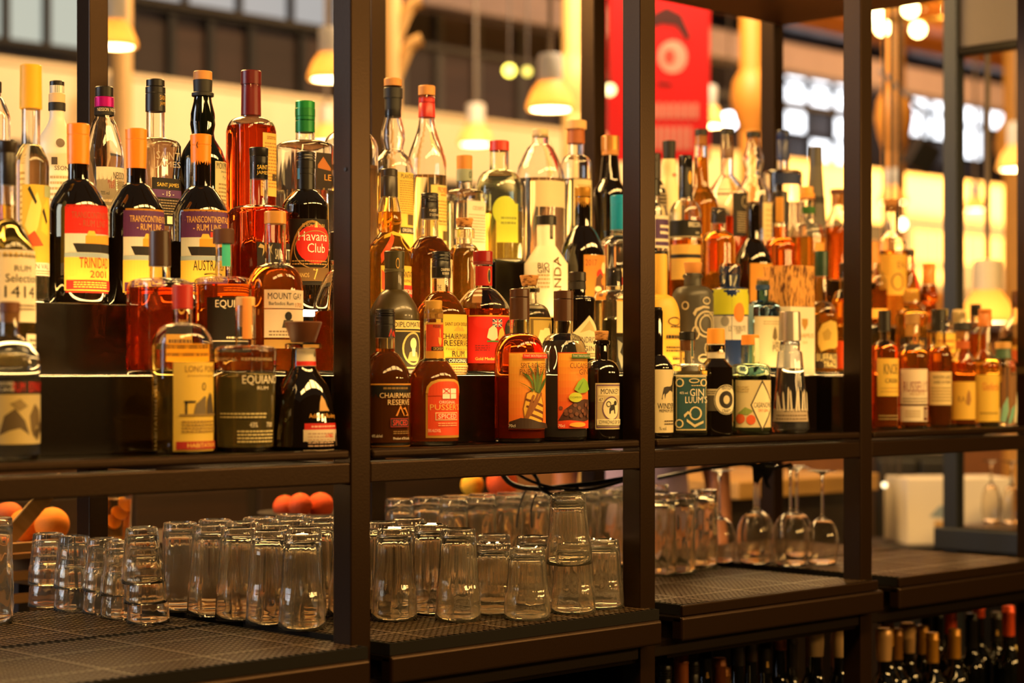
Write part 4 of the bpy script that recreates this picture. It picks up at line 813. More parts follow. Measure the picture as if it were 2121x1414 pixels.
# ---- third bay, shelf
bt('small dark gin bottle with greyhound label beside the second front post', 1359, 0, 35, (14, 735, 762), [('capsule', 636, 668, (12, 13), '#1c1512')], body='dark', sh='os', lab=[(765, 895, -60, 64, '#efdcae', [('P', [(-30, 826), (-26, 812), (-22, 802), (-10, 800), (6, 800), (16, 796), (22, 786), (26, 780), (34, 782), (30, 790), (26, 800), (24, 812), (26, 830), (23, 830), (20, 812), (14, 810), (4, 808), (-8, 814), (-14, 816), (-18, 826), (-20, 814), (-26, 818), (-27, 827)], '#2a211a'), ('T', 'WINDSPIEL', 840, 12, 46, 2, INK), ('T', 'PREMIUM DRY GIN', 850, 6, 40, 2, INK), ('N', 868, 880, -20, 40, 2, '#5a4a34'), ('T', '% vol', 886, 7, 12, -26, INK)]), (730, 762, 6, 64, None, [('O', 30, 746, (13, 12), 3, '#b9a88a')])], dy=-.01)
bt('square gin bottle with teal scrollwork label', 1424, 0, 45, (15, 752, 762), [('cap', 687, 704, 17.5, '#15120f'), ('cork', 703, 726, 14, '#7a4a1c')], n=4.5, sh='sq', liq=(PALE, 768), rot=-38, lab=[(778, 890, -42, 44, '#e2cf9a', [('R', 781, 887, -40, 42, '#1f4b52'), ('T', '40% vol', 813, 5, 11, -22, CRM), ('T', 'GIN', 812, 15, 20, 16, CRM), ('T', "LUUM'S", 827, 14, 32, 14, CRM), ('O', 12, 855, (12, 14), 3, '#d8c99c'), ('P', [(-22, 858), (-10, 850), (0, 856), (0, 860), (-10, 856), (-20, 864)], '#d8c99c'), ('P', [(-14, 866), (10, 878), (34, 870), (34, 875), (10, 884), (-14, 872)], '#d8c99c'), ('O', -32, 792, (7, 9), 2.5, '#d8c99c'), ('O', -33, 876, (7, 9), 2.5, '#d8c99c'), ('O', 8, 788, (10, 5), 2, '#d8c99c'), ('O', 34, 792, (6, 8), 2.5, '#d8c99c'), ('N', 796, 800, 0, 34, 1, '#d8c99c')]), (690, 742, 14, 40, '#d8c99c', [('R', 694, 738, 18, 36, '#1f4b52')], 'seal_strip')], yl=700)
bt('dark bottle with orange stopper and round craft label', 1483, 0, 40, (19, 744, 760), [('stopper', 680, 712, (18, 19), '#e0942e')], body='dark', sh='cone', n=3.2, rot=-40, lab=[(711, 742, -80, 64, CRM, [('T', 'VENTOZA', 730, 6, 24, 20, '#c9a060'), ('C', 26, 720, (3, 3), '#c9a060')], 'neck_label'), (805, 850, -70, 10, '#cfc09a', [('N', 808, 816, -40, 0, 2, INK), ('R', 818, 850, -68, 8, '#4a4232')]), (795, 860, -10, 60, None, [('C', 24, 827, (24, 31), '#e9dcb8'), ('C', 24, 827, (14, 18), '#2a211a'), ('O', 24, 827, (23, 30), 1.5, '#2a211a'), ('T', 'VENTOZA', 803, 7, 16, 24, INK), ('T', 'CRAFT', 850, 7, 14, 24, INK), ('C', 24, 827, (6, 9), '#d8c9a0')])], yl=712)
bt('greenish square gin bottle with orange stopper and diamond citrus label', 1554, 0, 46, (19, 752, 766), [('stopper', 693, 714, (18, 18.5), '#dd8a2c')], body=(.75, .88, .70), n=3.5, sh='sq', liq=((.72, .90, .45), 790), rot=-35, lab=[(787, 884, -60, 60, '#efdcaa', [('P', [(-16, 838), (20, 786), (56, 838), (20, 892)], '#2a211a'), ('P', [(-12, 838), (20, 792), (52, 838), (20, 886)], '#f2e2b4'), ('T', 'CASANOVA', 838, 11, 28, 22, INK), ('T', 'DRY GIN', 849, 6, 14, 22, '#c9641c'), ('C', -44, 866, (9, 10), '#d9622a'), ('C', -14, 868, (9, 10), '#d95a24'), ('P', [(-50, 856), (-30, 842), (-8, 850), (-24, 858)], '#8a9a4a'), ('N', 798, 812, -54, -20, 3, '#c4ad74')]), (700, 745, 8, 60, None, [('R', 700, 750, 12, 52, '#f0e2b8')])], yl=712)
bt('flared blue-tinted gin bottle with tall silver cup cap', 1636, 0, 26, (21, 726, 735), [('cap', 645, 706, (21.5, 23.5), paint('#b5aca4', .3, .7)), ('neck_ring', 706, 714, 20, glass((.8, .85, 1)))], body=(.82, .86, 1.0), hb=41, sh='round', liq=((.80, .84, .98), 762), rot=-48, lab=[(846, 872, -66, 66, '#c9b49a', [('T', 'GIN MARE', 846, 12, 40, 14, INK), ('N', 856, 870, -50, 56, 2, '#7a6650')])]+[(795, 850, -66, 66, None, [('P', [(c-3+d*.2, 850), (c+d-2, 806+abs(d)*1.2), (c+d, 800+abs(d)*1.2), (c+d+3, 806+abs(d)*1.2), (c+3+d*.2, 850)], '#e0d2ba') for c, d in ((-44, -8), (-32, -14), (-20, -8), (-10, 0), (2, -5), (14, 6), (24, 0), (34, 8), (46, 4), (56, 8))])], yl=708, base_r=.008)
# ---- right bay
R4 = dict(rot=-40)
bt('tall pale whisky bottle with cork, back of the right bay', 1846, 2, 31, (13, 478, 505), [('cork', 413, 438, (14, 12), '#9a6428')], sh='s', liq=(AMB, 520), lab=[(528, 612, -62, 62, '#ecbc4a', [('T', 'EN', 550, 14, 18, 26, '#6b4a18'), ('O', 10, 585, (14, 18), 3, '#6b4a18')])], **R4)
bt('round amber flask close against the third front post', 1808, 2, 30, (12, 560, 590), [('stopper', 500, 545, (11, 17), '#c9853a')], sh='round', liq=(REDA, 600), lab=[(640, 660, -60, 60, '#e9b04a')], **R4)
bt('clear bottle with red pouring spout beside the tall cork bottle', 1882, 2, 24, (11, 560, 605), [('cap', 517, 530, 13, '#2a1c12')], sh='os', liq=(AMB, 560), lab=[(516, 600, 20, 60, None, [('R', 516, 600, 24, 58, '#dd3a14')])], **R4)
bt('amber bottle with orange capsule and round bulb neck', 1924, 2, 34, (15, 632, 660), [('capsule', 545, 588, (13, 13.5), '#d98a34')], prof=[(586, 13), (605, 17), (622, 19), (632, 14), (640, 18), (655, 34), (720, 34)], liq=(REDA, 592), lab=[(672, 720, -60, 60, '#f0b63c')], **R4)
bt('wide-shouldered amber jug at the middle of the right bay', 1888, 1, 33, (16, 640, 662), [('cap', 598, 625, 15, '#e2a83a')], sh='sq', liq=(AMB, 634), lab=[(700, 760, -60, 60, '#2a1c10', [('T', 'MAN', 712, 14, 30, 0, '#e9b04a')])], **R4)
bt('bottle with cream winged cap and yellow label behind the front row', 1950, 1, 30, (13, 662, 690), [('cap', 640, 655, 14, '#8a7a50')], sh='round', liq=(AMB, 690), lab=[(690, 750, -62, 62, '#f0c650', [('N', 700, 740, -40, 40, 3, '#a8641c')])], **R4)
bt('bottle with tall cream cap behind the short black-necked whisky', 1986, 1, 26, (14, 676, 706), [('cap', 641, 672, 12.5, '#dcc58e')], sh='round', liq=(REDA, 700), **R4)
bt('dark-capped bottle behind the copper capsule in the right bay', 2021, 1, 25, (11, 668, 700), [('cap', 630, 655, 11, '#1d1712')], sh='round', liq=(REDA, 690), **R4)
bt('large clear bottle with brown cap at the right picture edge', 2108, 1, 37, (13, 650, 690), [('cap', 602, 638, (12, 13), '#7a4a1c')], sh='s', liq=(GOLD, 700), lab=[(716, 790, -60, 62, '#f0b84a', [('R', 725, 760, -40, 60, '#d9642a')])], **R4)
bt('bourbon with black cap and yellow label with bold capitals', 1832, 0, 28, (12, 705, 730), [('cap', 643, 686, 13, '#1d1814')], sh='round', liq=(REDA, 716), lab=[(742, 820, -56, 62, '#efcb55', [('T', 'KNOB', 764, 22, 34, 6, INK), ('T', 'CREEK', 788, 9, 32, 10, INK), ('N', 800, 814, -40, 50, 2, '#c9a040')]), (856, 872, -56, 62, None, [('N', 857, 870, -50, 50, 2, '#8a7a4a')])], rot=-30)
bt('bourbon with wooden cap and wide cream label in red capitals', 1890, 0, 31, (14.5, 712, 742), [('stopper', 650, 672, 15.5, '#9a7038'), ('cork', 671, 696, 13.5, '#d9a14a')], sh='round', liq=(AMBD, 726), lab=[(764, 836, -62, 66, CRM, [('T', "RUSSELL'S", 800, 22, 52, 6, '#8a2a1c'), ('T', 'RESERVE', 815, 6, 30, 10, '#b08a50'), ('N', 822, 834, -50, 56, 2, '#8a7a5a')]), (840, 872, -62, 66, CRM, [('R', 842, 870, 34, 60, '#5a1f14'), ('T', '10', 856, 18, 9, 47, CRM), ('N', 848, 864, -40, 20, 3, '#b09c70')]), (690, 712, -50, 50, None, [('O', 10, 702, (9, 10), 3, '#d9772a')])], rot=-45)
bt('whiskey with matt black cap and narrow cream label', 1944, 0, 27, (14.5, 712, 740), [('cap', 641, 662, 15.5, '#1f1b17'), ('capsule', 660, 686, 15, '#1f1b17')], sh='round', liq=(BRN, 720), lab=[(770, 838, -56, 62, '#eed79a', [('T', 'WIDOW JANE', 782, 9, 44, 6, INK), ('T', 'AGED 10 YEARS', 791, 6, 40, 6, INK), ('N', 800, 832, -46, 52, 5, '#a8905a')])], rot=-44)
bt('short dark-necked whisky with yellow label and horse sketch', 1994, 0, 27, (14, 728, 755), [('stopper', 668, 684, (17, 18), '#1a1512'), ('cork', 684, 702, 13, '#c9853a')], sh='os', liq=(REDA, 748), lab=[(790, 868, -58, 62, '#efc44e', [('T', 'RA', 826, 12, 16, -14, '#8a5a20'), ('P', [(4, 836), (8, 818), (16, 806), (24, 812), (28, 828), (20, 840)], '#9a6a28')]), (706, 722, -90, 90, '#c9642a', [], 'neck_label')], rot=-48)
bt('whisky with copper capsule and plain yellow label in red script', 2040, 0, 29, (12.5, 720, 758), [('capsule', 640, 676, (13.5, 14), '#bf6f2c')], sh='s', liq=(AMB, 745), lab=[(776, 872, -58, 62, '#f2cb4e', [('T', 'Glenfarclas', 800, 16, 40, 10, '#c9541c'), ('N', 850, 860, -40, 40, 1, '#a8842a')])], rot=-38)
bt('clear bottle with green cap and painted leaves at the right edge', 2078, 0, 28, (15, 742, 758), [('cap', 708, 722, 17, '#b98a48'), ('capsule', 720, 742, (15, 17), '#3c5a46')], sh='round', liq=(PALE, 760), lab=[(800, 876, -70, 60, None, [('P', [(-50, 872), (-40, 840), (-20, 820), (-16, 850), (-30, 874)], '#7fb5a0'), ('P', [(-20, 876), (-4, 846), (16, 836), (10, 860), (-6, 876)], '#6aa590'), ('P', [(10, 874), (22, 830), (30, 810), (34, 850), (26, 874)], '#d8d0b0'), ('P', [(-60, 870), (-56, 850), (-48, 842), (-52, 872)], '#d8d0b0')])], rot=-20)
# ------------------------------------------------------------------ glasses on the ledge (all upside down, rim on the mat)
GL = glass((.98, .93, .82), 0, 1.46, .03)
GLW = glass((.985, .95, .88), 0, 1.46, .008)
def tumbler_mesh(H, rr, rb, step=.38, nf=16, seg=64):
    """Upturned faceted tumbler: open rim at z=0, thick base on top; smooth flared rim part, scalloped step, fluted upper part."""
    zs = H*step
    out, ins = [], []
    for i in range(5):
        t = i/4; out.append((rr+(rr*.935-rr)*t, .0+zs*t*.94, 0))
    for i in range(8):
        t = i/7; out.append((rr*.90+(rb-rr*.90)*t, zs+(H-.004-zs)*t, 1))
    out.append((rb*.96, H-.001, 1))
    prof = [(r, z) for r, z, f in out]+[(rb*.8, H), (rb*.55, H-.003), (0, H-.003)]
    def fl(ph, i):
        if i < 4: return 1-.022*i/3*(1-abs(math.cos(4*ph)))
        if 4 <= i < len(out):
            w = 1.0 if i > 5 else .6
            c = abs(math.cos(nf*ph/2))
            return 1-.05*w*(1-c)
        return 1.0
    bm = bmesh.new(); lathe(bm, prof, seg, None, False, fl)
    T = .003
    inner = [(rr-T*.7, .0008)]+[(r-T*(1.1 if i < 4 else 1.7), z) for i, (r, z, f) in enumerate(out) if .001 < z < H-.022]
    inner += [(rb-.0065, H-.019), (rb*.55, H-.015), (0, H-.0145)]
    lathe(bm, inner, seg, None, False)
    bm.verts.ensure_lookup_table()
    # close the rim
    n_out = seg*(len(prof)-1)+1
    o0 = [bm.verts[k] for k in range(seg)]; i0 = [bm.verts[n_out+k] for k in range(seg)]
    for k in range(seg): bm.faces.new((o0[(k+1) % seg], o0[k], i0[k], i0[(k+1) % seg]))
    bmesh.ops.recalc_face_normals(bm, faces=bm.faces[:])
    me = bpy.data.meshes.new('tumbler'); bm.to_mesh(me); bm.free()
    me.polygons.foreach_set('use_smooth', [True]*len(me.polygons)); me.materials.append(GL)
    return me
def crinkle_mesh(H, rr, rb, seg=36, ring=12):
    """Upturned straight highball with hammered sides."""
    rnd = random.Random(3)
    bm = bmesh.new()
    prof = [(rr+(rb-rr)*i/ring, H*i/ring) for i in range(ring+1)]
    def fl(ph, i): return 1+(0 if i in (0, ring) else .038*math.sin(5*ph+i*1.3)*math.cos(3*ph-i*2.1))
    pr = prof+[(rb*.9, H+.003), (0, H+.003)]
    lathe(bm, pr, seg, None, False, fl)
    T = .003
    inner = [(r-T, max(z, .0008)) for r, z in prof[:-2]]+[(rb-.006, H-.014), (0, H-.012)]
    lathe(bm, inner, seg, None, False)
    bm.verts.ensure_lookup_table(); n_out = seg*(len(pr)-1)+1
    for k in range(seg):
        a, b = bm.verts[k], bm.verts[(k+1) % seg]; c, d = bm.verts[n_out+(k+1) % seg], bm.verts[n_out+k]
        bm.faces.new((b, a, d, c))
    bmesh.ops.recalc_face_normals(bm, faces=bm.faces[:])
    me = bpy.data.meshes.new('tumbler'); bm.to_mesh(me); bm.free()
    me.polygons.foreach_set('use_smooth', [True]*len(me.polygons)); me.materials.append(GL)
    return me
def wine_mesh(H, hb, rbw, rrim, rf, seg=32):
    """Upturned wine glass: rim at z=0, bowl, stem up, foot on top."""
    bm = bmesh.new()
    o = []
    for i in range(15):
        t = i/14
        z = hb*t
        r = rrim+(rbw-rrim)*math.sin(min(1, t/.45)*PI/2) if t < .45 else rbw*math.sqrt(max(0, 1-((t-.45)/.55)**2.2))
        o.append((max(r, .0045), z))
    st = [(.0042, hb+.012), (.0036, hb+(H-hb)*.5), (.0040, H-.014), (.008, H-.008), (rf*.5, H-.004), (rf, H-.0015), (rf, H), (0, H)]
    lathe(bm, o+st, seg)
    inner = [(max(r-.0013, .0), z) for r, z in o[:-1]]
    inner = [(r, max(z, .0004)) for r, z in inner if z < hb-.006]+[(0, hb-.0045)]
    n0 = len(bm.verts)
    lathe(bm, inner, seg)
    bm.verts.ensure_lookup_table()
    for k in range(seg): bm.faces.new((bm.verts[(k+1) % seg], bm.verts[k], bm.verts[n0+k], bm.verts[n0+(k+1) % seg]))
    bmesh.ops.recalc_face_normals(bm, faces=bm.faces[:])
    me = bpy.data.meshes.new('wine_glass'); bm.to_mesh(me); bm.free()
    me.polygons.foreach_set('use_smooth', [True]*len(me.polygons)); me.materials.append(GLW)
    return me
M_TALL = tumbler_mesh(.178, .0455, .034)
M_MID = tumbler_mesh(.140, .0465, .035)
M_SHORT = tumbler_mesh(.118, .041, .030)
M_STK = tumbler_mesh(.105, .0415, .031)
M_CRK = crinkle_mesh(.19, .036, .033)
M_CRB = crinkle_mesh(.20, .042, .039)
M_WINE = wine_mesh(.235, .118, .042, .034, .036)
M_WINB = wine_mesh(.25, .135, .046, .037, .038)
M_FLT = wine_mesh(.20, .125, .031, .025, .030)
GFOOT = []
def gl(me, label, x, y, z=ZM, group='tumblers on the drip ledge', tilt=None, cat='glass', nm='tumbler'):
    o = bpy.data.objects.new(nm, me); COL.objects.link(o)
    o.location = (x, y, z+.0004)
    if tilt: o.rotation_euler = (tilt[0], tilt[1], random.uniform(0, .6))
    else: o.rotation_euler = (0, 0, random.uniform(0, .6))
    tag(o, label, cat, group)
    GFOOT.append((label, x, y, max(v.co.x for v in me.vertices), z))
    return o
def at(px, py): return on_plane(px, py, ZM)
TALLG = 'tall faceted tumblers upside down on the left ledge'
# the block of tall tumblers in the left bay: columns run back from the ledge, rows along it
p0 = at(633, 1301)
ordn = ['nearest', 'second', 'third', 'fourth', 'fifth', 'sixth']
coln = ['foremost column', 'second column', 'third column', 'column behind the first post']
for c in range(4):
    for r in range(5):
        x = p0.x-.004+c*.0985; y = p0.y+.006+r*.0985+(.018 if c % 2 else 0)
        if abs(x-.023) < .075 and y < .105: continue
        if x > .105 and y < .30: continue
        gl(M_TALL, f'tall faceted tumbler, {ordn[r]} from the front in the {coln[c]}, left ledge', x+random.uniform(-.002, .002), y+random.uniform(-.002, .002), group=TALLG)
# stacks of nested tumblers on the left
def stack(px, py, n, words, me=M_STK, dz=.040, lean=0.0):
    p = at(px, py)
    for i in range(n):
        lv = ['bottom', 'middle', 'top'][i] if n == 3 else ['lower', 'upper'][i]
        gl(me, f'{lv} tumbler of {words}', p.x+lean*i*.5, p.y, ZM+i*dz, 'nested tumblers at the left end of the ledge', (0, lean*2*i))
stack(307, 1289, 3, 'the leaning stack of three beside the tall tumblers', M_STK, .0395, -.012)
stack(252, 1279, 2, 'the nested pair just left of the stack of three', M_STK, .045)
stack(214, 1269, 2, 'the nested pair in the middle of the left row', M_STK, .045)
stack(154, 1262, 2, 'the second nested pair from the left', M_STK, .045)
stack(100, 1254, 2, 'the leftmost nested pair on the left ledge', M_STK, .045)
p = at(-18, 1290); gl(M_CRB, 'tall hammered highball glass cut by the left picture edge', p.x, p.y)
# second bay, front rows
for me, px, py, lb in ((M_TALL, 817, 1283, 'tall tumbler second from the first front post, front row'), (M_TALL, 893, 1270, 'tall tumbler set back between two front tumblers of the second bay'),
        (M_TALL, 949, 1284, 'tall tumbler standing foremost at the middle left of the second bay'), (M_MID, 1022, 1270, 'shorter tumbler behind the foremost tall tumbler of the second bay'), (M_MID, 1092, 1281, 'wide shorter tumbler left of the leaning stack in the second bay'),
        (M_MID, 1247, 1258, 'dark-looking tumbler right of the leaning stack, beside the second front post')):
    p = at(px, py); gl(me, lb, p.x, p.y, group='tumblers in the second bay')
p = at(1187, 1268)
gl(M_MID, 'lower tumbler of the leaning pair in the second bay', p.x, p.y, group='tumblers in the second bay')
gl(M_MID, 'upper tumbler leaning on top of another in the second bay', p.x-.010, p.y, ZM+.100, 'tumblers in the second bay', (.03, -.07))
for px, py, lb in ((1022, 1243, 'left of the two tumblers in the shadow behind the second bay front row'), (1105, 1248, 'right of the two tumblers in the shadow behind the second bay front row'), (845, 1250, 'tall tumbler behind the second one of the second bay')):
    p = at(px, py); gl(M_MID if px > 900 else M_TALL, lb, p.x, p.y, group='tumblers in the second bay')
# hammered highballs along the back of the second and third bay
WORDS = ['leftmost', 'second', 'third', 'fourth', 'fifth', 'sixth', 'seventh', 'eighth', 'ninth', 'tenth', 'eleventh', 'twelfth']
yb = .70
for i in range(11):
    x = x_at(828, yb)+i*.0885
    gl(M_CRK, f'hammered highball glass, {WORDS[i]} from the left in the rearmost row', x, yb+.006*(i % 2), group='hammered highballs in the rear row')
for i in range(7):
    x = x_at(868, yb-.09)+.11+i*.0885
    gl(M_CRK, f'hammered highball glass, {WORDS[i]} from the left in the last row but one', x, yb-.085, group='hammered highballs in the next row')
for px, py, lb in ((1370, 1191, 'left of the three hammered glasses just right of the second front post'), (1410, 1187, 'middle of the three hammered glasses just right of the second front post'), (1457, 1174, 'right of the three hammered glasses just right of the second front post')):
    p = at(px, py); gl(M_CRK, lb, p.x, p.y, group='hammered highballs in the third bay')
# upturned wine glasses
for me, px, py, lb in ((M_WINE, 1490, 1164, 'upturned wine glass leftmost, right behind the hammered glasses'), (M_WINB, 1563, 1166, 'upturned wine glass second from left with bright reflections'), (M_WINE, 1570, 1148, 'upturned wine glass peeping out behind the second one'),
        (M_WINB, 1637, 1170, 'upturned wine glass third from left, nearest to the front'), (M_WINE, 1650, 1152, 'upturned wine glass hidden behind the third one'), (M_WINE, 1703, 1167, 'upturned wine glass rightmost beside the third front post')):
    p = at(px, py); gl(me, lb, p.x, p.y, group='upturned wine glasses', nm='wine_glass')
for px, py, lb in ((2046, 1083, 'left upturned flute on the far side ledge'), (2088, 1086, 'middle upturned flute on the far side ledge'), (2122, 1089, 'right upturned flute on the far side ledge, cut by the picture edge')):
    p = at(px, py); gl(M_FLT, lb, p.x+.02, p.y, ZM+.0015, group='flutes on the far ledge', nm='wine_glass')

# ------------------------------------------------------------------ wine bottles in the dark compartment under the ledge
WPOS = []
def wine(px, py, ztop, cap, label, body='#0c0d08', capl=.07, kind='capsule', extra=None, r=.0375):
    p = on_plane(px, py, ztop)
    H = ztop-ZLOW
    y = min(max(p.y, .14), .74)
    for _ in range(60):
        x = x_at(px, y)
        if all(math.hypot(x-a_, y-b_) > .0765 for a_, b_ in WPOS): break
        y += .012
        if y > .76: y = .145
    WPOS.append((x, y))
    k = depth_at(px, y)/F
    ztop = ZC+(HY-py)*k; H = ztop-ZLOW; x = x_at(px, y)
    t = thing('wine_bottle', label, 'bottle', (x, y, ZLOW), random.uniform(-.4, .4), 'wine bottles on the lower shelf')
    rn = .0148
    pts = [(0, .004), (r*.8, 0), (r, .005), (r, H*.38), (r*.97, H*.43), (r*.84, H*.485), (r*.58, H*.54), (rn*1.08, H*.60), (rn*.95, H-.004), (rn*.9, H-.001), (0, H-.001)]
    obj('glass', solid(pts, 20), body if not isinstance(body, str) else paint(body, .05, 0, 1), t)
    if cap is not None:
        r1 = rn+.0012
        cm = cap if not isinstance(cap, str) else paint(cap, .35, .35)
        pr = [(0, H-capl), (r1+.0006, H-capl), (r1, H-.022), (r1+.0014, H-.020), (r1+.0014, H-.015), (r1, H-.013), (r1, H-.002), (r1-.002, H+.0006), (0, H+.0006)]
        if kind == 'screw_cap':
            pr = [(0, H-capl), (r1, H-capl), (r1, H-.03)]+[q for i in range(4) for q in ((r1*.94, H-.028+i*.006), (r1+.0008, H-.026+i*.006), (r1+.0008, H-.0235+i*.006))]+[(r1-.001, H+.001), (0, H+.001)]
        if kind == 'wax_top':
            pr = [(0, H-capl), (r1+.002, H-capl), (r1+.004, H-capl*.6), (r1+.0035, H-.03), (r1+.0055, H-.02), (r1+.0045, H-.005), (r1, H+.002), (0, H+.003)]
        obj(kind, solid(pr, 20), cm, t)
    if extra == 'emblem':
        bm = bmesh.new()
        vs, fs, wd = text_mesh('&')
        mv = [bm.verts.new(((rn+.0022)*math.sin(vx*.5-.5), -(rn+.0022)*math.cos(vx*.5-.5), H-.055+vy*.014)) for vx, vy in vs]
        for f in fs: bm.faces.new([mv[i] for i in f])
        obj('emblem', bm, paper('#d8a84a', 0), t, False)
    if extra == 'label':
        bm = solid([(r+.0005, H*.2), (r+.0005, H*.58)], 20); obj('label', bm, paper('#d8c080', .1), t)
    return t
GOLDC, COPC, PNKC, BEI, ORC = '#b07a1e', '#8a4a1c', '#c08a6e', '#c9a878', '#c9481a'
GREENW = glass((.35, .42, .06), 0, 1.4)
for a in ((1376, 1378, .86, '#15110f', 'wine bottle with ribbed black screw cap beside the second front post', '#0c0d08', .06, 'screw_cap'),
    (1411, 1355, .865, COPC, 'wine bottle with copper capsule, left end of the third compartment', '#0c0d08', .09),
    (1434, 1369, .86, '#181310', 'wine bottle with ribbed black cap next to the left copper capsule', '#0c0d08', .06, 'screw_cap'),
    (1461, 1346, .88, '#0f0d0c', 'nearly hidden black-capped wine bottle with small gold emblem, set back', '#0c0d08', .06, 'capsule', 'emblem'),
    (1490, 1362, .87, COPC, 'wine bottle with copper capsule, rear one of the copper pair', '#0c0d08', .08),
    (1498, 1383, .855, '#a0641e', 'wine bottle with light copper capsule, front one of the copper pair', '#0c0d08', .08),
    (1528, 1322, .885, '#1b1512', 'black-capped wine bottle in the dark behind the copper pair', '#0c0d08', .06),
    (1555, 1314, .885, '#2a1d14', 'slim black-capped wine bottle in the dark, middle of the third compartment', '#0c0d08', .06),
    (1584, 1325, .88, '#1c1714', 'wine bottle with long black capsule and gold script emblem', '#0c0d08', .075, 'capsule', 'emblem'),
    (1615, 1301, .885, COPC, 'wine bottle whose copper top peeps out under the ledge', '#0c0d08', .05),
    (1638, 1317, .88, '#211b18', 'wine bottle with plain long black capsule, third compartment', '#0c0d08', .075),
    (1689, 1288, .885, BEI, 'wine bottle with beige wax top behind the left pink capsule', '#0c0d08', .08, 'wax_top'),
    (1682, 1305, .885, PNKC, 'green wine bottle with pink capsule, left of the pink pair', GREENW, .088),
    (1740, 1282, .885, BEI, 'wine bottle with beige wax top behind the right pink capsule', '#0c0d08', .09, 'wax_top'),
    (1735, 1314, .88, PNKC, 'green wine bottle with pink capsule, right of the pink pair', GREENW, .078),
    (1831, 1302, .875, '#d2a46a', 'wine bottle with rounded beige wax top beside the third front post', '#0c0d08', .078, 'wax_top'),
    (1838, 1288, .885, GOLDC, 'wine bottle whose gold top shows just above the rounded beige wax', '#0c0d08', .06),
    (1857, 1301, .88, '#8a5a18', 'wine bottle with dull gold capsule between two beige wax tops', '#0c0d08', .078),
    (1880, 1291, .88, '#d2a46a', 'wine bottle with large slanted beige wax top', '#0c0d08', .075, 'wax_top'),
    (1911, 1294, .88, GOLDC, 'wine bottle with gold capsule set back right of the slanted wax', '#0c0d08', .075),
    (1931, 1310, .87, '#bd8422', 'wine bottle with bright gold capsule, left of the two in front', '#0c0d08', .075),
    (1977, 1302, .875, '#bd8422', 'wine bottle with bright gold capsule, right of the two in front', '#0c0d08', .075),
    (1969, 1245, .90, ORC, 'tall wine bottle with orange capsule in the back row', '#0c0d08', .085),
    (2012, 1270, .885, '#17130f', 'dark wine bottle with long black capsule and open copper ring', '#0c0d08', .09),
    (2027, 1247, .90, ORC, 'wine bottle with copper top standing behind the long black capsule', '#0c0d08', .04),
    (2064, 1267, .885, '#1d1915', 'dark wine bottle with wide black capsule and cream emblem', '#0c0d08', .08, 'capsule', 'emblem'),
    (2089, 1254, .89, ORC, 'wine bottle with orange capsule at the far right', '#0c0d08', .08),
    (2100, 1338, .85, '#b09a5a', 'wine bottle with brass pourer top and cream label at the right edge', '#0c0d08', .03, 'screw_cap', 'label'),
    (1920, 1254, .90, '#0d0b0a', 'tall black-capped wine bottle, left of the back row at the right', '#0c0d08', .08),
    (1943, 1264, .895, '#0d0b0a', 'black-capped wine bottle, second in the back row at the right', '#0c0d08', .08)):
    wine(*a)
# ------------------------------------------------------------------ the hall behind
# counter behind the shelves with fruit, jug and cables
bc = thing('work_counter', 'wooden work counter with pale edge behind the back bar', 'counter', (3.2, 2.7, 0))
p = spot(1640, 1008, 6.6)
bc.location = (x_at(1520, p.y), p.y, 0)
zt = p.z
obj('worktop', boxm(0, .80, -.02, .7, zt-.03, zt+.03, bevel=.006), wood('#d0a460', '#9a7238', 3), bc)
obj('cabinet', boxm(.04, .76, .05, .66, .02, zt-.03), paint('#2a2018', .5, 0, 0, .05, 40, .2), bc)
obj('kick_rail', boxm(.04, .76, .0, .03, zt-.36, zt-.31, bevel=.004), wood('#9a5a34', '#6b3a20', 3), bc)
kx0, kx1 = x_at(-60, 3.2), x_at(1060, 3.2)  # counter added to darken what shows behind the glasses
kc = thing('added_dark_counter', 'long dark counter with wooden top, added to darken the view under the shelves', 'counter', (kx0, 3.2, 0))
obj('worktop', boxm(0, kx1-kx0, -.05, .6, 1.08, 1.13, bevel=.006), wood('#5a3a1c', '#2c1a0c', 3), kc)
obj('front', boxm(.05, kx1-kx0-.05, .03, .52, .1, 1.08), paint('#20150d', .55, 0, 0, .05, 30, .2), kc)
obj('kick_board', boxm(.08, kx1-kx0-.08, .07, .5, 0, .1), '#120d09', kc)
for i in range(int((kx1-kx0)/.55)):
    obj('front_panel', boxm(.1+i*.55, .6+i*.55, .018, .03, .2, 1.0, bevel=.006), wood('#3a2414', '#1c110a', 3), kc)
def lump(r, z0, n=18, amp=.0):
    return solid([(0, z0)]+[(r*math.sin(PI*i/n)*(1+amp*math.sin(3*i)), z0+r-r*math.cos(PI*i/n)) for i in range(1, n)]+[(0, z0+2*r)], 24)
def orange(px, py, Z, r, label, col='#f58a0a'):
    p = spot(px, py, Z)
    t = thing('orange', label, 'orange', (p.x, p.y, p.z-r), 0, 'oranges')
    obj('peel', lump(r, 0), paint(col, .75, 0, 0, .5, 350, .08), t)
    obj('stem_end', solid([(0, .003), (.004, .002), (.005, 0), (0, 0)], 10), '#5a6a2a', t).location = (0, 0, 2*r-.001)
    return p
cz = 4.28
ca = spot(10, 1122, cz)
cr = thing('fruit_crate', 'slatted wooden fruit crate at the left behind the shelf', 'crate', (ca.x-.1, ca.y-.02, ZM-.012))
ct = ca.z-(ZM-.012)
for zz_ in (ct-.012, ct-.075, ct-.125):
    obj('slat', boxm(-.30, .255, 0, .012, zz_-.012, zz_+.010, bevel=.002), wood('#b98546', '#8a5c28', 6), cr)
    obj('slat', boxm(-.30, .255, .26, .272, zz_-.012, zz_+.010, bevel=.002), wood('#b98546', '#8a5c28', 6), cr)
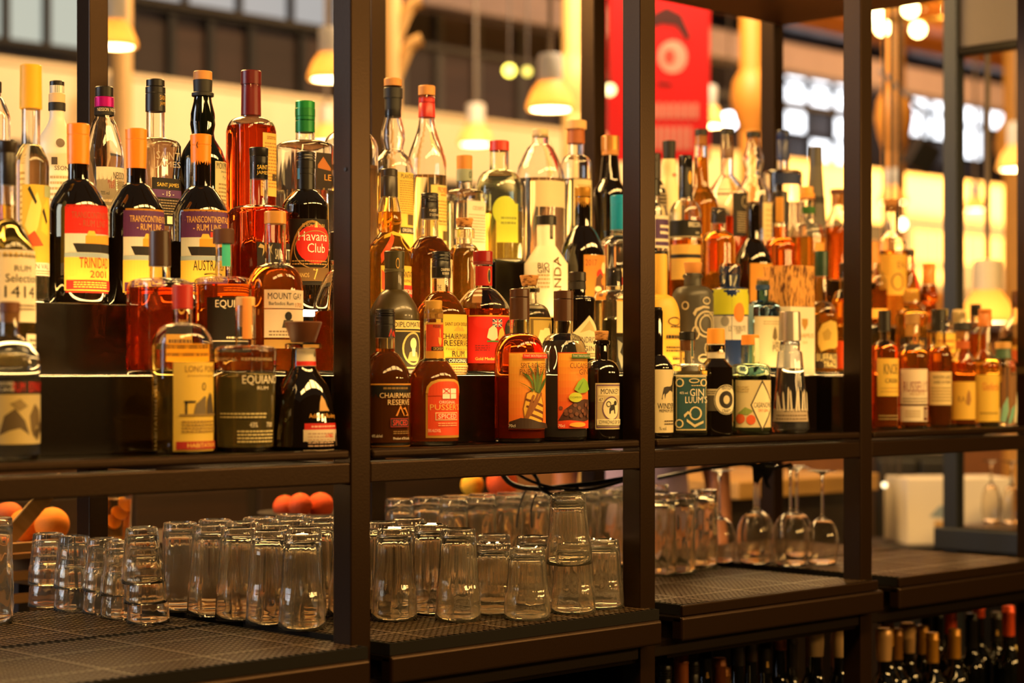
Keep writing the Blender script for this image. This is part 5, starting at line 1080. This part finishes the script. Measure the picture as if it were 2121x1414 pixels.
for xx in (-.30, .243):
    obj('end_board', boxm(xx, xx+.012, .012, .26, 0.0, ct, bevel=.002), wood('#a87638', '#7a4c20', 6), cr)
obj('bottom_board', boxm(-.288, .243, .012, .26, ct-.04, ct-.028), wood('#a87638', '#7a4c20', 6), cr)
orange(108, 1086, 4.42, .0395, 'large bright orange in the crate beside the rear post')
orange(52, 1088, 4.46, .038, 'orange in the crate, half hidden by the leaning board')
orange(18, 1070, 4.52, .036, 'orange at the back of the crate, farthest left', '#c9601a')
p = spot(80, 1050, 4.36)
lb = thing('cutting_board', 'narrow pale wooden board leaning over the oranges', 'board', tuple(p-Vector((.05, 0, .04))))
o = obj('blade', boxm(-.02, .02, -.004, .004, -.06, .10, bevel=.003), wood('#c9a05a', '#8a6428', 8), lb); o.rotation_euler = (.1, .75, 0)
o = obj('handle', boxm(-.012, .012, -.005, .005, .10, .15, bevel=.004), wood('#c9a05a', '#8a6428', 8), lb); o.rotation_euler = (.1, .75, 0)
# tray under the jug, jug with orange drink
jp = spot(236, 1118, 4.6)
js = thing('serving_stand', 'low dark stand carrying the drink jug behind the ledge', 'stand', (jp.x, jp.y, 0))
obj('top', boxm(-.18, .9, -.12, .2, jp.z-.025, jp.z, bevel=.004), paint('#3a2a1c', .5), js)
for a_ in (-.15, .86):
    for b_ in (-.1, .17): obj('leg', boxm(a_-.015, a_+.015, b_-.015, b_+.015, .0, jp.z-.025), paint('#2a1d14', .5), js)
jg = thing('drink_jug', 'glass jug of orange drink with fruit slices behind the rear post', 'jug', tuple(jp))
obj('drink', solid([(0, .004), (.036, .004), (.040, .08), (.041, .098), (0, .098)], 28), glass((.95, .55, .10), .1, 1.35), jg)
obj('glass', solid([(.040, .0), (.0445, .08), (.046, .135), (.0435, .135), (.042, .099), (.041, .08), (.037, .003)], 28, close=True), CLEAR, jg)
for i in range(3):
    o = obj('fruit_slice', solid([(0, 0), (.018, 0), (.018, .004), (0, .004)], 20), '#f0a030', jg); o.location = (-.012+.014*i, -.012, .045+.02*i); o.rotation_euler = (1.2, .4*i, 0)
for px, py, Z, r, lb_ in ((622, 1046, 4.75, .03, 'blood-orange fruit on the stand left of the first front post'), (664, 1048, 4.8, .034, 'orange fruit on the stand beside the first front post'), (590, 1050, 4.9, .03, 'small red orange farthest left on the stand'), (1040, 999, 4.9, .04, 'large orange glimpsed under the shelf in the second bay'), (978, 1004, 4.95, .03, 'yellow citrus glimpsed under the shelf in the second bay')):
    p = spot(px, py, Z)
    orange(px, py, Z, r, lb_, '#f0b020' if px == 978 else '#e05008')
bp = spot(640, 1060, 4.85)
bw = thing('fruit_bowl', 'dark wide fruit bowl on the stand left of the first front post', 'bowl', (bp.x, bp.y, jp.z))
bh = spot(622, 1046, 4.75).z-.030-jp.z
obj('bowl', solid([(0, .004), (.05, 0), (.06, .004), (.11, bh), (.13, bh+.006), (.127, bh+.008), (.10, bh+.002), (0, bh)], 32), paint('#20160f', .8), bw)
p = spot(1010, 1034, 4.93)
fb = thing('fruit_shelf', 'narrow dark shelf carrying citrus behind the second bay', 'shelf', (p.x, p.y, 0))
obj('board', boxm(-.30, .32, -.07, .12, p.z-.018, p.z+.0045), paint('#2a1d14', .5), fb)
for a_ in (-.28, .30): obj('leg', boxm(a_-.012, a_+.012, -.02, .02, 0, p.z-.022), paint('#2a1d14', .5), fb)
# cables hanging under the shelf
def cable(label, pts, r, Z):
    bm = bmesh.new()
    P3 = [spot(x, y, Z[i] if isinstance(Z, (list, tuple)) else Z) for i, (x, y) in enumerate(pts)]
    cs = []
    for i in range(len(P3)-1):
        a, b_, c, d = P3[max(i-1, 0)], P3[i], P3[i+1], P3[min(i+2, len(P3)-1)]
        for j in range(5):
            t = j/5
            cs.append(.5*((2*b_)+(c-a)*t+(2*a-5*b_+4*c-d)*t*t+(3*b_-a-3*c+d)*t**3))
    cs.append(P3[-1])
    tube(bm, cs, r, 8)
    return tag(obj('cable', bm, paint('#0d0b0a', .5)), label, 'cable', 'black cables under the shelf')
cable('thick black cable sagging under the shelf in the second bay', [(1036, 974), (1060, 1002), (1110, 1012), (1180, 1006), (1240, 1000), (1300, 990)], .006, 4.35)
cable('thin black cable drooping to the right in the second bay', [(1062, 975), (1100, 996), (1150, 1010), (1220, 1014), (1290, 996)], .0035, 4.33)
cable('black cable curling up to the shelf in the second bay', [(1098, 972), (1112, 990), (1122, 1012), (1150, 1024), (1200, 1012)], .0045, 4.34)
cable('left of two thin wires hanging down to the glasses', [(1094, 1008), (1082, 1030), (1074, 1060), (1070, 1092)], .0018, 4.36)
cable('right of two thin wires hanging down to the glasses', [(1112, 1022), (1104, 1036), (1100, 1060), (1101, 1092)], .0022, 4.36)
cable('black cable running along under the shelf in the third bay', [(1362, 990), (1420, 978), (1480, 968), (1545, 960), (1600, 968), (1640, 962)], .005, 4.75)
tp = spot(1575, 985, 4.75)
tg = thing('tape_flag', 'torn black tape flag hanging from the cable in the third bay', 'tape', tuple(tp))
bm = bmesh.new()
for s in (-.0012, .0012):
    pass
vsx = [(-.02, .028), (.006, .034), (.034, .030), (.028, .004), (.018, -.012), (.026, -.034), (.012, -.026), (.004, .0), (-.006, -.020), (-.018, -.014)]
fr_ = [bm.verts.new((x_, -.001, z_)) for x_, z_ in vsx]; bk_ = [bm.verts.new((x_, .001, z_)) for x_, z_ in vsx]
bm.faces.new(fr_); bm.faces.new(bk_[::-1])
for i in range(len(vsx)): bm.faces.new((fr_[i], fr_[(i+1) % len(vsx)], bk_[(i+1) % len(vsx)], bk_[i]))
bmesh.ops.recalc_face_normals(bm, faces=bm.faces[:])
o = obj('tape', bm, '#0d0b0a', tg, False); o.rotation_euler = (0, 0, -.78)

# ---- bartender standing behind the shelves (mostly hidden by bottles)
def skin_body(name, verts, edges, radii, mat, parent, root=0, sub=2):
    me = bpy.data.meshes.new(name); me.from_pydata(verts, edges, []); me.materials.append(mat)
    o = bpy.data.objects.new(name, me); COL.objects.link(o); o.parent = parent
    m = o.modifiers.new('skin', 'SKIN'); m.use_smooth_shade = True
    lay = me.skin_vertices[0].data if me.skin_vertices else None
    for i, r in enumerate(radii):
        lay[i].radius = r if isinstance(r, tuple) else (r, r)
    for i in range(len(verts)): lay[i].use_root = (i == root)
    s = o.modifiers.new('sub', 'SUBSURF'); s.levels = s.render_levels = sub
    return o
pp = spot(1330, 777, 5.7)
pe = thing('person', 'bartender in a lilac short-sleeved shirt standing behind the bottles, arm hanging', 'person', (pp.x, pp.y, 0), rad(-38))
SKIN = paint('#a0623a', .5, 0, 0, .05, 200, .06)
V, E, RR = [], [], []
def add(v, r, to=None):
    V.append(v); RR.append(r)
    if to is not None: E.append((to, len(V)-1))
    return len(V)-1
pel = add((0, 0, .92), (.15, .105)); wst = add((0, 0, 1.08), (.135, .095), pel); chs = add((0, .0, 1.27), (.155, .105), wst); cla = add((0, .01, 1.39), (.12, .08), chs); nk_ = add((0, .01, 1.47), (.055, .055), cla); sk = add((0, -.005, 1.56), (.07, .085), nk_); tp_ = add((0, .005, 1.66), (.068, .085), sk)
for s in (-1, 1):
    sh_ = add((s*.175, .01, 1.385), .06, cla); el = add((s*.23, .02, 1.12), .043, sh_); wr = add((s*.225, -.09, .89), .028, el); pm = add((s*.22, -.125, .82), (.036, .018), wr)
    for j in range(4):
        f1 = add((s*(.192+.018*j), -.15, .775), .010, pm); f2 = add((s*(.194+.017*j), -.155, [.735, .725, .73, .745][j]), .0085, f1)
    t1 = add((s*.18, -.15, .82), .012, pm); add((s*.172, -.17, .785), .0095, t1)
    hp = add((s*.095, 0, .86), .098, pel); kn = add((s*.105, -.01, .50), .062, hp); an = add((s*.11, .02, .09), .042, kn); add((s*.115, -.13, .035), (.04, .03), an)
skin_body('body', V, E, RR, SKIN, pe)
SHIRT = paint('#a892ae', .8, 0, 0, .2, 120, .1)
V, E, RR = [], [], []
a0 = add((0, 0, .90), (.17, .125)); a1 = add((0, 0, 1.08), (.152, .112), a0); a2 = add((0, 0, 1.27), (.172, .12), a1); a3 = add((0, .01, 1.395), (.13, .092), a2); add((0, .01, 1.445), (.072, .07), a3)
for s in (-1, 1):
    b0 = add((s*.185, .01, 1.385), .072, a3); add((s*.225, .018, 1.20), .060, b0)
skin_body('shirt', V, E, RR, SHIRT, pe)
V, E, RR = [], [], []
a0 = add((0, 0, .90), (.165, .12))
for s in (-1, 1):
    b0 = add((s*.097, 0, .84), .108, a0); b1 = add((s*.106, -.008, .50), .078, b0); add((s*.11, .02, .10), .062, b1)
skin_body('trousers', V, E, RR, paint('#1d1c22', .8), pe)
hr = solid([(0, 1.755), (.05, 1.748), (.085, 1.72), (.098, 1.67), (.098, 1.62), (.085, 1.585), (.06, 1.60)][::-1], 20); obj('hair', hr, paint('#20140d', .6, 0, 0, .4, 200), pe).location = (0, .022, 0)
for s in (-1, 1):
    o = obj('eye', lump(.011, 0, 10), '#f0e8e0', pe); o.location = (s*.031, -.082, 1.605)
    o = obj('pupil', lump(.0055, 0, 8), '#1a120c', pe); o.location = (s*.031, -.0895, 1.6105)
    o = obj('ear', solid([(0, 0), (.016, .006), (.018, .025), (.012, .045), (0, .05)], 12), SKIN, pe); o.location = (s*.078, .01, 1.575); o.scale = (.5, 1, 1)
obj('nose', solid([(0, 0), (.013, .004), (.011, .018), (.006, .038), (0, .042)], 12), SKIN, pe).location = (0, -.092, 1.565)
obj('mouth', boxm(-.022, .022, -.004, .004, 0, .009, bevel=.003), '#8a4038', pe).location = (0, -.086, 1.545)

# ---- pendant lamps
def lamp(px, py, Z, w, label, s=14, glow=4.5, big=True):
    """Frosted dome pendant; px,py = middle of the dome's rim, w = rim width in pixels."""
    p = spot(px, py, Z); R = w*Z/F/2
    t = thing('pendant_lamp', label, 'lamp', tuple(p), 0, 'pendant lamps in the hall')
    pr = [(R, 0), (R*1.03, R*.1), (R*.97, R*.35), (R*.8, R*.8), (R*.58, R*1.12), (R*.5, R*1.25)]
    pin = [(r-.012, z) for r, z in pr][::-1]
    obj('shade', solid(pr+pin, 32, close=True), paper('#e6c68a', .45), t)
    obj('housing', solid([(0, R*1.2), (R*.52, R*1.2), (R*.54, R*2.2), (R*.48, R*2.35), (0, R*2.4)], 24), paint('#d9d0c0', .5), t)
    bm = bmesh.new(); tube(bm, [(0, 0, R*2.4), (0, 0, max(3.0, 6.2-p.z))], .012, 6); obj('cord', bm, '#6a5a48', t)
    obj('bulb', solid([(0, R*.0), (R*.80, R*.02), (R*.84, R*.12), (R*.6, R*.5), (0, R*.75)], 24), emit((1, .66, .28), s), t)
    return t
lamp(1140, 228, 9.5, 98, 'frosted dome pendant lamp, brightest one near the middle of the picture', 16)
lamp(238, 98, 8.5, 92, 'dome pendant lamp high at the left beside the rear post', 14)
lamp(236, 232, 12.0, 62, 'dome pendant lamp below and behind the high left one', 12)
lamp(684, 166, 9.5, 92, 'dome pendant lamp partly hidden by the first front post', 14)
lamp(676, 296, 12.5, 66, 'small far pendant lamp just above the green-capped bottle', 12)
lamp(985, 300, 12.5, 72, 'far dome pendant lamp low above the square clear bottle', 12)
lamp(1466, 262, 10.5, 72, 'dome pendant lamp in front of the red banner', 16)
lamp(1850, 420, 10.5, 60, 'small pendant lamp just above the tall cork bottle', 16)
lamp(2108, 352, 10.5, 84, 'dome pendant lamp at the right picture edge', 14)
lamp(2020, 435, 13.5, 46, 'small far pendant lamp in front of the grey sign', 12)
lamp(2045, 668, 7.0, 110, 'wide low pendant lamp behind the right bay bottles', 16)
def globe(px, py, Z, r, label, rgb, s):
    p = spot(px, py, Z)
    t = thing('globe_lamp', label, 'lamp', tuple(p), 0, 'small globe lamps')
    obj('globe', lump(r, -r), emit(rgb, s), t)
    obj('socket', solid([(0, r*.9), (r*.4, r*.9), (r*.4, r*1.5), (0, r*1.5)], 14), '#3a2f24', t)
    bm = bmesh.new(); tube(bm, [(0, 0, r*1.5), (0, 0, max(.5, 5.4-p.z))], .006, 6); obj('cord', bm, '#3a2f24', t)
globe(1055, 146, 11, .035, 'yellow globe lamp left of the middle pendant', (1, .78, .10), 4)
globe(1092, 148, 11.3, .028, 'dim yellow globe lamp beside the brighter one', (1, .75, .12), 1.6)
globe(1263, 186, 9.6, .03, 'small cream globe lamp at the edge of the red banner', (1, .75, .3), 2.5)
globe(1866, 464, 10, .03, 'small bright globe lamp beside the tall cork bottle', (1, .72, .3), 9)
globe(1510, 250, 13, .06, 'white round lamp right of the banner', (.95, .93, 1), 5)
# chandelier at the top right
cp = spot(1915, 20, 10)
ch = thing('chandelier', 'cluster of warm bulbs on a brass ring at the top right', 'lamp', tuple(cp))
bm = bmesh.new(); tube(bm, [(.30*math.cos(a*PI/12), .30*math.sin(a*PI/12), 0) for a in range(25)], .015, 8); obj('ring', bm, paint('#b5802a', .3, .8), ch)
bm = bmesh.new(); tube(bm, [(0, 0, .0), (0, 0, 1.2)], .012, 8)
for a in range(4): tube(bm, [(0, 0, .12), (.30*math.cos(a*PI/2), .30*math.sin(a*PI/2), 0)], .008, 6)
obj('hanger', bm, paint('#b5802a', .3, .8), ch)
for a in range(9):
    o = obj('bulb', lump(.04, 0, 12), emit((1, .66, .22), 14), ch); o.location = (.30*math.cos(a*2*PI/9), .30*math.sin(a*2*PI/9), -.09)

# ---- columns
def column(px, Z, w, label, col, cap=None, z1=6.0, arms=False):
    p = spot(px, 777, Z); r = w*Z/F/2
    t = thing('column', label, 'column', (p.x, p.y, 0), 0, 'cast-iron columns of the hall')
    M = paint(col, .55, 0, 0, .05, 12, .08)
    obj('shaft', solid([(0, 0), (r*1.3, 0), (r*1.3, .25), (r, .3), (r, z1), (0, z1)], 28), M, t)
    if cap:
        z = ZC+(HY-cap)/F*Z
        obj('capital', solid([(r*.9, z-.22), (r*1.05, z-.18), (r*1.5, z-.08), (r*1.7, z), (r*1.5, z+.10), (r*1.02, z+.16), (r*.9, z+.17)], 28), M, t)
    if arms:
        for zz_ in arms:
            z = ZC+(HY-zz_)/F*Z
            bm = bmesh.new()
            tube(bm, [(0, 0, z-.25), (.03, -.03, z-.15), (.06, -.06, z-.05), (.085, -.085, z+.0), (.12, -.12, z+.02)], .035, 10)
            obj('bracket', bm, M, t)
column(806, 10, 50, 'cream column with curved brackets right of the first front post', '#d9a860', None, 6, (10, 90))
column(252, 10, 44, 'cream column behind the left pendant lamps', '#d9b070', None, 6)
column(1188, 11.5, 48, 'cream column behind the wooden-stoppered clear bottle', '#e0b468', 170)
column(1558, 11, 52, 'ochre column with round capital right of the red banner', '#c9822a', 205)
column(1852, 11, 46, 'ochre column with round capital behind the tall cork bottle', '#c9822a', 245)
column(2105, 12, 52, 'ochre column at the right picture edge', '#d99a3c', 300)
# dark box loudspeaker hung under the windows at the right
sp = spot(1908, 322, 10.5)
ls = thing('loudspeaker', 'dark tilted loudspeaker box hanging before the bright window', 'loudspeaker', tuple(sp))
o = obj('cabinet', boxm(-.07, .07, -.06, .06, -.08, .08, bevel=.008), '#241a12', ls); o.rotation_euler = (.3, .45, -.5)
o = obj('grille', boxm(-.06, .06, -.064, -.058, -.07, .07, bevel=.002), '#151010', ls); o.rotation_euler = (.3, .45, -.5)
bm = bmesh.new(); tube(bm, [(0, 0, .06), (.05, .02, .25), (.05, .3, .5)], .012, 6); obj('bracket', bm, '#241a12', ls)

# ---- red banner (plain generic design)
bn = thing('banner', 'large red hanging banner with dark arc, cream disc and cream strokes', 'banner', (0, 0, 0))
Zb = 10.0
bl, br = spot(1258, 0, Zb), spot(1470, 0, Zb)
yaw = math.atan2(-SN, CS)
bn.location = (bl.x, bl.y, 0); bn.rotation_euler = (0, 0, math.atan2(br.y-bl.y, br.x-bl.x))
Wb = (br-bl).length
zy = lambda y: ZC+(HY-y)/F*Zb
def flat(par, nm, pts, col, off):
    bm = bmesh.new()
    f = bm.faces.new([bm.verts.new((x, -off, z)) for x, z in pts]); bmesh.ops.triangulate(bm, faces=[f])
    bmesh.ops.recalc_face_normals(bm, faces=bm.faces[:])
    return obj(nm, bm, paper(col, .25), par, False)
obj('cloth', boxm(0, Wb, -.004, .004, zy(335), zy(-60)), paper('#f20a0a', .3), bn, False)
xx = lambda px: (px-1258)/212*Wb
flat(bn, 'print', [(xx(1340), zy(66)), (xx(1350), zy(30)), (xx(1380), zy(14)), (xx(1412), zy(30)), (xx(1432), zy(80)), (xx(1420), zy(84)), (xx(1400), zy(54)), (xx(1368), zy(50))], '#4a1408', .0065)
flat(bn, 'print', [(xx(1393)+.075*math.cos(a*PI/12), zy(118)+.085*math.sin(a*PI/12)) for a in range(24)], '#f0b090', .0065)
flat(bn, 'print', [(xx(1386)+.03*math.cos(a*PI/10), zy(118)+.04*math.sin(a*PI/10)) for a in range(20)], '#e0503a', .0075)
flat(bn, 'print', [(xx(1362), zy(168)), (xx(1392), zy(172)), (xx(1390), zy(178)), (xx(1362), zy(176))], '#7a1010', .0065)
for i in range(7):
    flat(bn, 'print', [(xx(1345+i*15), zy(214)), (xx(1355+i*15), zy(214)), (xx(1355+i*15), zy(246)), (xx(1345+i*15), zy(246))], '#f0a080', .0065)
    flat(bn, 'print', [(xx(1345+i*13), zy(262)), (xx(1354+i*13), zy(262)), (xx(1354+i*13), zy(310)), (xx(1345+i*13), zy(310))], '#f0a080', .0065)
bm = bmesh.new(); tube(bm, [(-.05, 0, zy(-60)), (Wb+.05, 0, zy(-60))], .02, 8); obj('rod', bm, '#2a2018', bn)

# ---- grey sign boards under the fascia at the right, lettering too blurred to read
def sign(px0, px1, py0, py1, Y, label, rows, col):
    x0, x1, z0, z1 = wspan(px0, px1, py0, py1, Y)
    t = thing('sign_board', label, 'sign', (x0, Y, z0))
    W, H = x1-x0, z1-z0
    obj('board', boxm(0, W, 0, .05, 0, H, bevel=.008), paint('#6a6466', .6), t)
    for q in (.12, .88): obj('hanger', boxm(q*W-.012, q*W+.012, .012, .036, H, (2.68 if rows[0][3] > .41 else wspan(1876, 2096, 462, 604, 7.9)[2])-z0), paint('#2a2018', .5), t)
    for j, (a, b_, zc_, hh) in enumerate(rows):
        n = int((b_-a)*W/.16)
        bm = bmesh.new()
        for i in range(n):
            xa = a*W+i*.16; box(bm, xa, xa+.115, -.006, 0, (zc_-hh/2)*H, (zc_+hh/2)*H)
        obj('lettering', bm, paint(col, .6), t, False)
sign(1876, 2096, 462, 604, 7.9, 'long grey sign board with blurred cream lettering under the fascia', [(.08, .93, .62, .42), (.1, .6, .2, .18)], '#f0cfa0')
sign(1985, 2104, 612, 680, 7.9, 'smaller grey sign board with faint lettering below the long one', [(.1, .55, .55, .4)], '#a89e96')
# papers box and dark cabinet behind the right ledge
p = spot(1815, 1100, 7.7); q = spot(1990, 1100, 7.7)
fg = thing('drinks_fridge', 'tall dark fridge cabinet behind the right ledge', 'fridge', (p.x, p.y, 0), math.atan2(q.y-p.y, q.x-p.x))
fw, fz = (q-p).length, spot(1815, 938, 7.7).z
obj('body', boxm(0, fw, .03, .6, .02, fz, bevel=.006), paint('#191818', .45), fg)
for i in range(2): obj('door', boxm(.01+i*fw/2, fw/2-.01+i*fw/2, 0, .03, .08, fz-.03, bevel=.006), paint('#1e1d1e', .4), fg)
for i in range(2): obj('handle', boxm(fw/2-.04+i*.06, fw/2-.02+i*.06, -.03, 0, fz-.4, fz-.15, bevel=.004), paint('#6a6460', .3, .8), fg)
p = spot(1880, 1128, 6.9)
bx_ = thing('carton', 'white printed carton standing behind the right ledge', 'carton', (p.x, p.y, 0), rad(-36))
bz = p.z
obj('board', boxm(0, .40, 0, .25, bz, bz+.235, bevel=.003), paint('#e9dfd0', .6), bx_)
flat(bx_, 'print', [(.08, bz+.10), (.16, bz+.09), (.2, bz+.12), (.12, bz+.14)], '#9fb0c0', .001)
flat(bx_, 'print', [(.10, bz+.06), (.18, bz+.05), (.18, bz+.08), (.10, bz+.085)], '#d8b070', .001)
st = thing('side_cabinet', 'dark side cabinet holding the white carton', 'cabinet', (p.x, p.y, 0), rad(-36))
obj('body', boxm(-.1, .5, -.06, .32, .02, bz-.02, bevel=.004), paint('#1d1b1c', .5), st)
obj('top', boxm(-.12, .52, -.08, .33, bz-.02, bz-.001, bevel=.003), paint('#2a2626', .5), st)
for i, (px, py) in enumerate(((1832, 1004), (1862, 1014), (1846, 1102))):  # glowing balls stand in for glints on the cabinet
    globe(px, py, 7.0+.1*i, .010, ['left', 'right', 'lowest'][i]+' of three tiny glowing balls added as glints on the dark cabinet', (1, .75, .4), 2.5)
